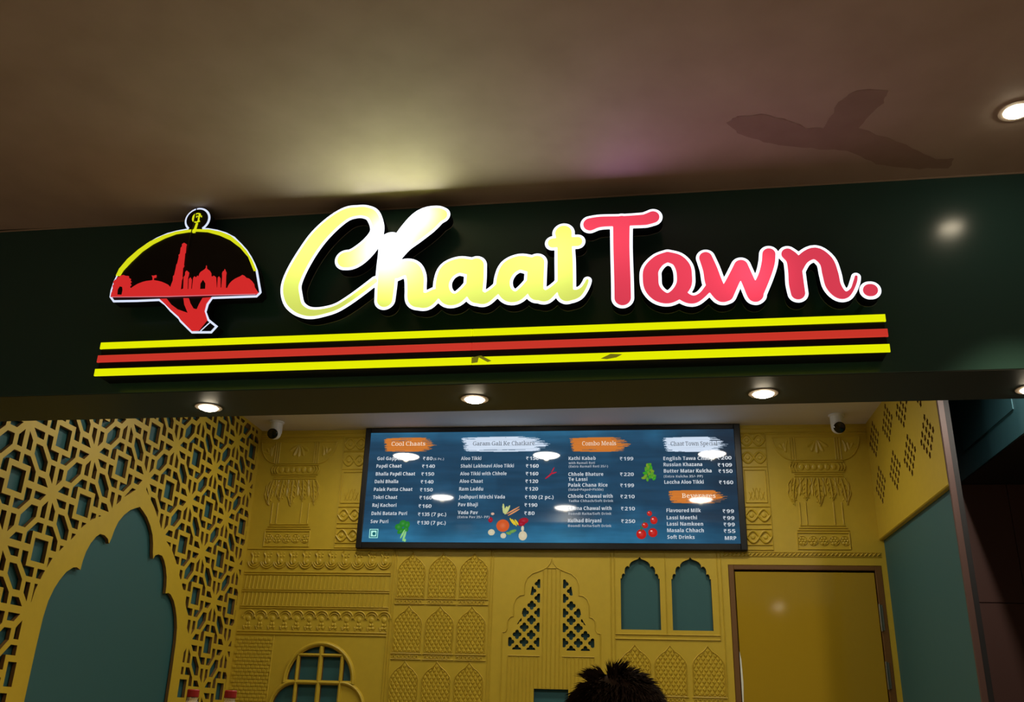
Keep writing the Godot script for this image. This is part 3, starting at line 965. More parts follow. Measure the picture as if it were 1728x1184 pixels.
func build_side_walls():
	# left: teal wall with a pierced yellow screen and a lobed arch; its own axes: x runs into the shop, z towards the room
	var w := group_node("wall_left", self, Vector3(LEFT - 0.018, 0, 0))
	w.rotation.y = PI / 2
	structure(w, "left shop wall: teal behind a yellow pierced star lattice with a lobed arch", "wall")
	slab("plaster", Vector3(2.61, 0, -0.1), Vector3(4.82, SHOP_TOP, 0.0), M.teal, "", "", w)
	var s := 0.2063
	var ax := 3.657
	var opening := []
	for p in [[0.0, 2.353], [0.03, 2.342], [0.07, 2.325], [0.110, 2.296], [0.142, 2.262], [0.160, 2.225], [0.170, 2.190], [0.181, 2.165], [0.195, 2.182], [0.222, 2.191], [0.255, 2.190], [0.280, 2.174], [0.306, 2.145], [0.326, 2.108], [0.336, 2.070], [0.339, 2.038], [0.365, 2.044], [0.388, 2.040], [0.425, 2.018], [0.455, 1.985], [0.478, 1.950], [0.497, 1.905], [0.507, 1.848], [0.512, 1.74], [0.515, 1.55], [0.515, -0.1]]: opening.append(Vector2(p[0], p[1]))
	var band := []
	for p in [[0.0, 2.45], [0.062, 2.410], [0.126, 2.370], [0.190, 2.315], [0.245, 2.268], [0.330, 2.232], [0.385, 2.190], [0.425, 2.145], [0.470, 2.105], [0.525, 2.050], [0.560, 1.99], [0.585, 1.93], [0.600, 1.84], [0.600, -0.1]]: band.append(Vector2(p[0], p[1]))
	var arch := mirrored(opening, ax)
	var solid := mirrored(band, ax)
	var area := rect(2.64, 0.1, 4.765, 3.02)
	var star := PackedVector2Array([Vector2(0.15, 0.06), Vector2(0.28, 0.19), Vector2(0.46, 0.19), Vector2(0.46, 0.06)])
	var ell := PackedVector2Array([Vector2(0.95, 0.45), Vector2(0.95, 0.29), Vector2(0.71, 0.29), Vector2(0.71, 0.06), Vector2(0.55, 0.06), Vector2(0.56, 0.24), Vector2(0.78, 0.45)])
	var hexa := PackedVector2Array([Vector2(0.3, 0.3), Vector2(0.3, 0.48), Vector2(0.52, 0.7), Vector2(0.7, 0.7), Vector2(0.7, 0.52), Vector2(0.48, 0.3)])
	var sq := PackedVector2Array([Vector2(0.81, -0.19), Vector2(1.19, -0.19), Vector2(1.19, 0.19), Vector2(0.81, 0.19)])
	var raw := []
	for i in range(-3, 12):
		for j in range(-11, 6):
			if posmod(i + j, 2) == 0: continue
			var o := Vector2(2.845 + s * i, 2.270 + s * j)
			for fx in [-1, 1]:
				for fy in [-1, 1]:
					var f := Vector2(fx, fy)
					raw.append(moved(star, f, false, o, s))
					raw.append(moved(star, f, true, o, s))
					raw.append(moved(ell, f, false, o, s))
				raw.append(moved(hexa, Vector2(1, fx), false, o, s))
			raw.append(moved(sq, Vector2.ONE, false, o, s))
	var holes := [arch]
	for p in raw:
		for q in Geometry2D.intersect_polygons(p, area):
			for r in Geometry2D.clip_polygons(q, solid):
				if poly_area(r) > 0.00006: holes.append(r)
	var sheet := cut_panel("lattice_panel", rect(2.615, 0, 4.80, SHOP_TOP), 0.014, holes, M.yellow, w)
	sheet.position.z = 0.004
	var spacer := new_st()
	for y in [0.02, 3.0]: box(spacer, Vector3(2.62, y, 0), Vector3(4.8, y + 0.03, 0.005))
	commit("batten", spacer, M.cut_edge, w)

	# right: teal wall, yellow carved panel above
	var r := group_node("wall_right", self, Vector3(RIGHT + 0.02, 0, 0))
	r.rotation.y = -PI / 2
	structure(r, "right shop wall: teal below, yellow panel with leafy lozenges above", "wall")
	# its own axes: x runs towards the viewer (world z), z towards the room
	slab("plaster", Vector3(-4.82, 0, -0.016), Vector3(-3.66, SHOP_TOP, 0.0), M.teal, "", "", r)
	var cuts := []
	for c in [[-4.645, 2.678], [-4.364, 2.678], [-4.106, 2.678], [-3.835, 2.682], [-4.664, 2.915], [-4.393, 2.915], [-4.135, 2.905], [-3.86, 2.91]]:
		for i in 4:
			for j in 4:
				var a := (i - 1.5) / 1.5
				var b := (j - 1.5) / 1.5
				var at := Vector2(c[0] + (a - b) * 0.043, c[1] + (a + b) * 0.040)
				cuts.append(little_leaf(at, 0.0180, 30.0 + (i * 3 + j * 5) % 4 * 90.0))
	var board := cut_panel("carved_panel", rect(-4.80, 2.445, -3.665, SHOP_TOP), 0.018, cuts, M.yellow, r)
	board.position.z = 0.004
	var st := new_st()
	box(st, Vector3(-4.80, 2.447, 0.0), Vector3(-3.667, SHOP_TOP, 0.004))
	commit("panel_backing", st, M.cut_edge, r)
	st = new_st()
	box(st, Vector3(-4.8, 2.436, 0.0), Vector3(-3.662, 2.447, 0.024), 0.004)
	box(st, Vector3(-4.8, 2.462, 0.018), Vector3(-3.672, 2.466, 0.022), 0.001)
	commit("panel_moulding", st, M.yellow, r)
	st = new_st()
	box(st, Vector3(-3.662, 0, 0.0), Vector3(-3.650, SHOP_TOP, 0.0225), 0.002)
	var t := commit("edge_trim", st, M.trim, r)
	st = new_st()
	box(st, Vector3(-3.662, 0, -0.02), Vector3(-3.652, SHOP_TOP, 0.0), 0.001)
	commit("shade_strip", st, M.dark, r)  # added dark strip standing for shade over the lit plaster end
	st = new_st()
	box(st, Vector3(-4.26, 0, -0.0185), Vector3(-3.66, SHOP_TOP, -0.016))
	commit("outer_lining", st, M.dark, r)
	t.set_meta("label", "dull pinkish brown edge strip")

	# the passage to the right: a dropped teal bulkhead over a dark tiled wall
	var bx := 1.4
	var bulk := group_node("wall_bulkhead", self)
	structure(bulk, "dropped teal bulkhead over the dark passage right of the shop", "wall")
	st = new_st()
	box(st, Vector3(bx, 2.584, -4.24), Vector3(3.2, 3.04, -2.64))
	commit("bulkhead_face", st, M.teal_gloss, bulk)
	st = new_st()
	box(st, Vector3(bx - 0.003, 2.692, -4.1), Vector3(bx, 3.03, -3.52))
	var hatch := commit("access_hatch", st, M.teal_gloss, bulk)
	hatch.set_meta("label", "flush access hatch")
	st = new_st()
	box(st, Vector3(bx + 0.004, 2.580, -4.235), Vector3(3.2, 2.584, -2.64))
	commit("bulkhead_underside", st, M.dark, bulk)
	var side := group_node("wall_passage", self)
	structure(side, "dark brown tiled wall in the passage right of the shop", "wall")
	slab("plaster", Vector3(1.216, 0, -4.36), Vector3(3.2, 3.04, -4.256), M.dark, "", "", side)
	for j in 5:
		for i in 4:
			var x0 := maxf(1.216, 1.0 + i * 0.6)
			st = new_st()
			box(st, Vector3(x0, 2.0725 - (j) * 0.51 + 0.0015, -4.256), Vector3(1.6 + i * 0.6 - 0.002, minf(2.58, 2.5825 - j * 0.51 - 0.0015), -4.24), 0.0015)
			commit("wall_tile", st, M.brown_tile, side)
	slab("wall_passage_side", Vector3(3.2, 0, -4.36), Vector3(3.3, SHOP_TOP, -2.6), M.mall_wall, "plain wall closing the passage at right", "wall")
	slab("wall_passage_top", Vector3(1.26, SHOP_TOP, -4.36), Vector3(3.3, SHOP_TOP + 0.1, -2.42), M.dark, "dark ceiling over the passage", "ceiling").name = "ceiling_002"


func moved(p: PackedVector2Array, f: Vector2, swap: bool, o: Vector2, s: float) -> PackedVector2Array:
	var out := PackedVector2Array()
	for v in p:
		var q := Vector2(v.y, v.x) if swap else v
		out.append(o + q * f * s)
	return out


func little_leaf(at: Vector2, r: float, turn: float) -> PackedVector2Array:
	var out := PackedVector2Array()
	for i in 10:
		var k: float = [1.12, 0.70, 1.05, 0.68, 0.95, 0.60, 0.95, 0.68, 1.05, 0.70][i]
		out.append(at + Vector2.from_angle(deg_to_rad(turn) + TAU * i / 10.0) * r * k * Vector2(0.85, 1.0))
	return out


# ---------------------------------------------------------------- door

func build_door():
	var d := group_node("door_1", self, Vector3(0, 0, BACK))
	structure(d, "glossy plain yellow door at the right end of the back wall, with steel hinges at its right", "door")
	var st := new_st()
	box(st, Vector3(0.436, 0, -0.055), Vector3(0.462, 2.31, 0.002), 0.002)
	commit("door_jamb", st, M.door_frame, d)
	st = new_st()
	box(st, Vector3(1.138, 0, -0.055), Vector3(1.170, 2.31, 0.002), 0.002)
	commit("door_jamb", st, M.door_frame, d)
	st = new_st()
	box(st, Vector3(0.462, 2.288, -0.055), Vector3(1.138, 2.31, 0.002), 0.002)
	commit("door_head", st, M.door_frame, d)
	var l := group_node("door_leaf", d, Vector3(1.134, 0, -0.006))
	l.rotation.y = deg_to_rad(0.3)
	st = new_st()
	box(st, Vector3(-0.668, 0.01, -0.034), Vector3(0, 2.278, 0.0), 0.002)
	commit("leaf_board", st, M.door, l)
	st = new_st()
	var pts := PackedVector2Array([Vector2(-0.6685, 1.2), Vector2(-0.6685, 1.90), Vector2(-0.662, 1.86), Vector2(-0.659, 1.76), Vector2(-0.663, 1.66), Vector2(-0.656, 1.5), Vector2(-0.664, 1.2)])
	plate(st, pts, 0.0002, 0.0016)
	var f := commit("edge_film", st, M.film, l)
	f.set_meta("label", "peeling pale protective film")
	for y in [[2.003, 2.128], [1.741, 1.865], [0.25, 0.375]]:
		st = new_st()
		lathe(st, [[0.0, y[1]], [0.005, y[1]], [0.005, y[0]], [0.0, y[0]]], 10, Vector3(1.138, 0, 0.006))
		box(st, Vector3(1.138, y[0] + 0.004, 0.0021), Vector3(1.152, y[1] - 0.004, 0.0042))
		commit("hinge", st, M.steel, d)


# ---------------------------------------------------------------- menu board

func build_menu():
	var m := group_node("menu_board", self, Vector3(0, 3.0, -4.77))
	tag(m, "wide blue backlit menu board in a black frame above the carved wall", "menu board")
	var x0 := -1.486
	var x1 := 0.533
	var y0 := -0.622
	var y1 := 0.0345
	var st := new_st()
	var a := [-1.456, -0.590, 0.500, 0.0085]
	box(st, Vector3(x0, y0, -0.029), Vector3(a[0], y1, 0.006), 0.003)
	box(st, Vector3(a[2], y0, -0.029), Vector3(x1, y1, 0.006), 0.003)
	box(st, Vector3(a[0], y0, -0.029), Vector3(a[2], a[1], 0.006), 0.003)
	box(st, Vector3(a[0], a[3], -0.029), Vector3(a[2], y1, 0.006), 0.003)
	commit("frame", st, M.frame, m)
	# the printed film, lit from behind
	var pm := StandardMaterial3D.new()
	var tex := menu_print(a)
	pm.albedo_color = Color(0.25, 0.25, 0.25)
	pm.albedo_texture = tex
	pm.roughness = 0.04
	pm.metallic_specular = 0.5
	pm.emission_enabled = true
	pm.emission = Color.WHITE
	pm.emission_operator = BaseMaterial3D.EMISSION_OP_MULTIPLY
	pm.emission_texture = tex
	pm.emission_energy_multiplier = 0.95
	pm.texture_repeat = false
	st = new_st()
	var w: float = a[2] - a[0]
	var h: float = a[3] - a[1]
	for q in [[0, 0], [1, 1], [1, 0], [0, 0], [0, 1], [1, 1]]:
		st.set_normal(Vector3.BACK)
		st.set_uv(Vector2(q[0], 1 - q[1]))
		st.add_vertex(Vector3(a[0] + q[0] * w, a[1] + q[1] * h, 0.0))
	commit("lit_screen", st, pm, m)
	var pale := glow(Color(0.86, 0.90, 0.95), 0.62)
	var dim := glow(Color(0.80, 0.85, 0.92), 0.45)
	var cream := glow(Color(1.0, 0.94, 0.86), 0.8)
	var ink := mat(Color(0.10, 0.14, 0.20), 0.4)
	var sans := SystemFont.new()
	sans.font_names = PackedStringArray(["Droid Sans"])
	sans.font_weight = 700
	var serif := SystemFont.new()
	serif.font_names = PackedStringArray(["Droid Serif"])
	serif.font_weight = 400
	for r in MENU:
		var kind: int = r[4]
		var left: float = r[1] / 1000.0
		var right: float = r[2] / 1000.0
		var base: float = r[3] / 1000.0
		var mm: Material = [pale, dim, pale, pale, cream, ink][kind]
		var tall := 0.0185 if kind in [0, 3] else 0.0125 if kind == 1 else 0.023
		if kind == 3:
			var rp := new_st()
			var o := Vector2(left, base)
			var k := tall
			for b in [[0, 0.88, 0.72, 1.0], [0, 0.62, 0.72, 0.74]]: box(rp, Vector3(o.x + b[0] * k, o.y + b[1] * k, 0.0002), Vector3(o.x + b[2] * k, o.y + b[3] * k, 0.0008))
			for seg in [[Vector2(0.10, 0.94), Vector2(0.34, 0.92)], [Vector2(0.34, 0.92), Vector2(0.46, 0.80)], [Vector2(0.46, 0.80), Vector2(0.46, 0.66)], [Vector2(0.46, 0.66), Vector2(0.32, 0.50)], [Vector2(0.32, 0.50), Vector2(0.06, 0.48)], [Vector2(0.06, 0.48), Vector2(0.52, 0.0)]]:
				var p: Vector2 = o + seg[0] * k
				var q: Vector2 = o + seg[1] * k
				var n := (q - p).normalized().orthogonal() * k * 0.065
				plate(rp, PackedVector2Array([p + n, q + n, q - n, p - n]), 0.0002, 0.0008, false)
			commit("rupee_sign", rp, mm, m)
			left += tall * 1.05
		var t := TextMesh.new()
		t.text = r[0]
		t.font = serif if kind >= 4 else sans
		t.font_size = 32
		t.pixel_size = 0.001
		t.depth = 0.0
		t.curve_step = 2.0
		t.horizontal_alignment = HORIZONTAL_ALIGNMENT_LEFT
		t.vertical_alignment = VERTICAL_ALIGNMENT_BOTTOM
		t.material = mm
		var cap := TextMesh.new()
		cap.text = "H"
		cap.font = t.font
		cap.font_size = 32
		cap.pixel_size = 0.001
		cap.depth = 0.0
		cap.vertical_alignment = VERTICAL_ALIGNMENT_BOTTOM
		var cb := cap.get_aabb()
		var tb := t.get_aabb()
		var o := MeshInstance3D.new()
		o.name = numbered("menu_line", m)
		o.mesh = t
		var sy := tall / cb.size.y
		var sx := (right - left) / tb.size.x
		o.scale = Vector3(sx, sy, 1)
		o.position = Vector3(left - tb.position.x * sx, base - cb.position.y * sy, 0.0009)
		m.add_child(o, true)
	var lamp := AreaLight3D.new()
	lamp.name = "screen_light"
	lamp.area_size = Vector2(1.9, 0.55)
	lamp.position = Vector3(-0.48, -0.29, 0.012)
	lamp.rotation.y = PI
	lamp.light_color = Color(0.45, 0.68, 0.95)
	lamp.light_energy = 0.10
	lamp.area_range = 8.0
	lamp.area_attenuation = 2.0
	lamp.shadow_enabled = true
	m.add_child(lamp)


# the film's print: mottled blue, brush marks behind the headings and a few vegetables
func menu_print(a: Array) -> ImageTexture:
	var W := 1300
	var H := int(W * (a[3] - a[1]) / (a[2] - a[0]))
	var im := Image.create_empty(W, H, false, Image.FORMAT_RGB8)
	var n := FastNoiseLite.new()
	n.seed = 3
	n.frequency = 0.004
	n.fractal_octaves = 4
	var streak := FastNoiseLite.new()
	streak.seed = 5
	streak.frequency = 0.02
	var per: float = W / (a[2] - a[0])
	for y in H:
		for x in W:
			var u := float(x) / W
			var v := float(y) / H
			var edge := clampf(1.0 - v * 7.0, 0, 1) * 0.5 + smoothstep(0.70, 1.02, v) * 0.75
			edge *= 1.0 - 0.5 * smoothstep(0.55, 0.95, u)
			var c := Color(0.13, 0.265, 0.37).lerp(Color(0.21, 0.50, 0.66), clampf(edge + n.get_noise_2d(x, y) * 0.35, 0, 1))
			c = c.lerp(Color(0.12, 0.15, 0.20), clampf(smoothstep(0.80, 1.0, u) * (0.75 - v * 0.45) + n.get_noise_2d(x * 0.7 + 900, y * 3) * 0.25 * u, 0, 0.85))
			c = c * (1.0 + 0.12 * streak.get_noise_2d(x * 0.15, y * 1.6))
			im.set_pixel(x, y, c)
	for b in BRUSHES:
		var c := Color(0.84, 0.49, 0.20) if b[4] == 0 else Color(0.86, 0.92, 1.0)
		var X0 := int((b[0] / 1000.0 - a[0]) * per)
		var X1 := int((b[2] / 1000.0 - a[0]) * per)
		var Y0 := int((a[3] - b[1] / 1000.0) * per)
		var Y1 := int((a[3] - b[3] / 1000.0) * per)
		for y in range(maxi(Y0, 0), mini(Y1, H)):
			var t := float(y - Y0) / (Y1 - Y0)
			var r1 := absf(streak.get_noise_2d(y * 9.0, b[0]))
			var l := X0 + (X1 - X0) * (0.03 + r1 * 0.12 + 0.05 * t)
			var r := X1 - (X1 - X0) * (0.02 + absf(streak.get_noise_2d(y * 11.0, b[0] + 77)) * 0.35 + absf(t - 0.52) * 0.35)
			for x in range(maxi(int(l), 0), mini(int(r), W)):
				var s := streak.get_noise_2d(x * 0.25, y * 8.0)
				var bow := 0.06 * sin(float(x - X0) / (X1 - X0) * PI)
				if t < 0.10 - bow or t > 0.88 + bow: continue
				if s < (0.38 if t < 0.25 or t > 0.75 else 0.60): im.set_pixel(x, y, c * (0.96 + 0.08 * s))
	var put := func(cx: float, cy: float, rx: float, ry: float, turn: float, c: Color):
		var px: float = (cx / 1000.0 - a[0]) * per
		var py: float = (a[3] - cy / 1000.0) * per
		var R := int(maxf(rx, ry) / 1000.0 * per) + 2
		for y in range(maxi(0, int(py) - R), mini(H, int(py) + R)):
			for x in range(maxi(0, int(px) - R), mini(W, int(px) + R)):
				var q := Vector2(x - px, y - py).rotated(deg_to_rad(turn)) / (per / 1000.0)
				var d := Vector2(q.x / rx, q.y / ry).length()
				if d < 1.0: im.set_pixel(x, y, c.lightened(maxf(0, 0.25 * (0.6 - d))))
	# pak choi
	for p in [[-1262, -508, 20, 17, 0], [-1240, -490, 20, 18, 20], [-1218, -498, 15, 20, -20], [-1250, -530, 20, 12, 35], [-1222, -520, 14, 15, 0]]: put.call(p[0], p[1], p[2], p[3], p[4], Color(0.16, 0.50, 0.17))
	for p in [[-1238, -545, 5, 26, -25], [-1228, -556, 6, 28, -15], [-1224, -578, 7, 8, 0]]: put.call(p[0], p[1], p[2], p[3], p[4], Color(0.55, 0.80, 0.50))
	# heap of vegetables
	for p in [[-705, -410, 6, 26, 5], [-682, -415, 6, 24, -25], [-692, -420, 8, 22, -12]]: put.call(p[0], p[1], p[2], p[3], p[4], Color(0.75, 0.78, 0.50))
	for p in [[-655, -420, 40, 4, 30], [-650, -430, 36, 4, 30]]: put.call(p[0], p[1], p[2], p[3], p[4], Color(0.85, 0.55, 0.35))
	for p in [[-598, -475, 26, 16, 10], [-610, -490, 20, 12, 0], [-772, -470, 12, 14, 0]]: put.call(p[0], p[1], p[2], p[3], p[4], Color(0.60, 0.08, 0.16))
	put.call(-762, -438, 9, 7, 0, Color(0.82, 0.66, 0.58))
	for p in [[-658, -478, 5, 22, 35], [-646, -484, 5, 22, 35], [-634, -482, 5, 18, 35]]: put.call(p[0], p[1], p[2], p[3], p[4], Color(0.86, 0.74, 0.16))
	put.call(-706, -500, 34, 32, 0, Color(0.80, 0.34, 0.16))
	for p in [[-765, -535, 18, 16, 0], [-702, -552, 15, 14, 0], [-600, -552, 22, 24, 0], [-602, -515, 8, 14, 0]]: put.call(p[0], p[1], p[2], p[3], p[4], Color(0.80, 0.76, 0.64))
	for p in [[-655, -530, 22, 8, 20], [-675, -540, 14, 7, -20]]: put.call(p[0], p[1], p[2], p[3], p[4], Color(0.40, 0.58, 0.28))
	# chilli, coriander, tomatoes
	for p in [[-470, -238, 24, 4, 38], [-446, -222, 20, 4, 15], [-448, -205, 18, 3, 62]]: put.call(p[0], p[1], p[2], p[3], p[4], Color(0.72, 0.10, 0.20))
	for i in 26:
		var t := i / 26.0
		put.call(55 + sin(i * 2.4) * (6 + 26 * t), -178 - t * 82, 12, 7, i * 47.0, Color(0.20 + 0.12 * (i % 3), 0.58, 0.14))
	for p in [[8, -542, 25, 25], [66, -534, 23, 23], [27, -497, 16, 15], [73, -471, 18, 20], [52, -436, 13, 13]]:
		put.call(p[0], p[1], p[2], p[3], 0, Color(0.72, 0.12, 0.10))
		put.call(p[0] - p[2] * 0.3, p[1] + p[3] * 0.35, p[2] * 0.25, p[3] * 0.18, 0, Color(0.95, 0.70, 0.66))
	for p in [[12, -512, 14, 2, 60], [8, -514, 14, 2, 100], [24, -476, 10, 2, 90]]: put.call(p[0], p[1], p[2], p[3], p[4], Color(0.16, 0.42, 0.12))
	# the vegetarian mark: a dot in a square
	var sx := int((-1.393 - a[0]) * per)
	var sy := int((a[3] + 0.544) * per)
	im.fill_rect(Rect2i(sx - 16, sy - 16, 32, 32), Color(0.62, 0.90, 0.86))
	im.fill_rect(Rect2i(sx - 13, sy - 13, 26, 26), Color(0.10, 0.36, 0.42))
	im.fill_rect(Rect2i(sx - 10, sy - 10, 20, 20), Color(0.72, 0.95, 0.90))
	put.call(-1393, -544, 9, 9, 0, Color(0.06, 0.36, 0.40))
	return ImageTexture.create_from_image(im)


# ---------------------------------------------------------------- the sign

# strokes -> distance field on a grid, negative inside; every letter is an owner
func field(strokes: Array, owners: Array, box_: Rect2, step: float) -> Dictionary:
	var nx := int(box_.size.x / step) + 1
	var ny := int(box_.size.y / step) + 1
	var d := PackedFloat32Array()
	d.resize(nx * ny)
	d.fill(1.0)
	var who := PackedInt32Array()
	who.resize(nx * ny)
	for k in strokes.size():
		var raw: Array = strokes[k]
		var pts := []
		for i in range(0, raw.size(), 3): pts.append(Vector3(raw[i], raw[i + 1], raw[i + 2]) / 1000.0)
		var fine := []
		for i in pts.size() - 1:
			var p0: Vector3 = pts[maxi(i - 1, 0)]
			var p3: Vector3 = pts[mini(i + 2, pts.size() - 1)]
			for q in 5: fine.append((pts[i] as Vector3).cubic_interpolate(pts[i + 1], p0, p3, q / 5.0))
		fine.append(pts[-1])
		for i in fine.size() - 1:
			var a: Vector3 = fine[i]
			var b: Vector3 = fine[i + 1]
			var a2 := Vector2(a.x, a.y)
			var ab := Vector2(b.x, b.y) - a2
			var len2 := maxf(ab.length_squared(), 1e-10)
			var m := maxf(a.z, b.z) + 0.012
			var i0 := maxi(0, int((minf(a.x, b.x) - m - box_.position.x) / step))
			var i1 := mini(nx - 1, int((maxf(a.x, b.x) + m - box_.position.x) / step) + 1)
			var j0 := maxi(0, int((minf(a.y, b.y) - m - box_.position.y) / step))
			var j1 := mini(ny - 1, int((maxf(a.y, b.y) + m - box_.position.y) / step) + 1)
			for j in range(j0, j1 + 1):
				for ii in range(i0, i1 + 1):
					var p := box_.position + Vector2(ii, j) * step - a2
					var t := clampf(p.dot(ab) / len2, 0.0, 1.0)
					var v := (p - ab * t).length() - lerpf(a.z, b.z, t)
					if v < d[j * nx + ii]:
						d[j * nx + ii] = v
						who[j * nx + ii] = owners[k]
	return {"d": d, "who": who, "nx": nx, "ny": ny, "box": box_, "step": step}


# the region where the distance is below «level» as a plate from z0 to z1; only = one owner's cells
func field_plate(face: SurfaceTool, side: SurfaceTool, f: Dictionary, level: float, z0: float, z1: float, only := -1):
	var d: PackedFloat32Array = f.d
	var who: PackedInt32Array = f.who
	var nx: int = f.nx
	var ny: int = f.ny
	var st: float = f.step
	var o: Vector2 = f.box.position
	for j in ny - 1:
		var run := -1
		for i in nx:
			var full := false
			var mixed := false
			if i < nx - 1 and (only < 0 or who[j * nx + i] == only):
				var c := 0
				for q in [j * nx + i, j * nx + i + 1, (j + 1) * nx + i + 1, (j + 1) * nx + i]:
					if d[q] < level: c += 1
				full = c == 4
				mixed = c > 0 and c < 4
			if full and run < 0: run = i
			if not full and run >= 0:
				quad(face, Vector3(o.x + run * st, o.y + j * st, z1), Vector3(o.x + i * st, o.y + j * st, z1), Vector3(o.x + i * st, o.y + (j + 1) * st, z1), Vector3(o.x + run * st, o.y + (j + 1) * st, z1), Vector3.BACK)
				run = -1
			if mixed:
				var ps := [o + Vector2(i, j) * st, o + Vector2(i + 1, j) * st, o + Vector2(i + 1, j + 1) * st, o + Vector2(i, j + 1) * st]
				var vs := [d[j * nx + i] - level, d[j * nx + i + 1] - level, d[(j + 1) * nx + i + 1] - level, d[(j + 1) * nx + i] - level]
				var loop := []
				var cross := []
				for k in 4:
					var a: Vector2 = ps[k]
					var b: Vector2 = ps[(k + 1) % 4]
					var va: float = vs[k]
					var vb: float = vs[(k + 1) % 4]
					if va < 0: loop.append(Vector3(a.x, a.y, z1))
					if (va < 0) != (vb < 0):
						var x := a.lerp(b, va / (va - vb))
						loop.append(Vector3(x.x, x.y, z1))
						cross.append(x)
				fan(face, loop, Vector3.BACK)
				if side and cross.size() == 2:
					var g := Vector2(vs[1] - vs[0] + vs[2] - vs[3], vs[3] - vs[0] + vs[2] - vs[1]).normalized()
					quad(side, Vector3(cross[0].x, cross[0].y, z0), Vector3(cross[1].x, cross[1].y, z0), Vector3(cross[1].x, cross[1].y, z1), Vector3(cross[0].x, cross[0].y, z1), Vector3(g.x, g.y, 0))


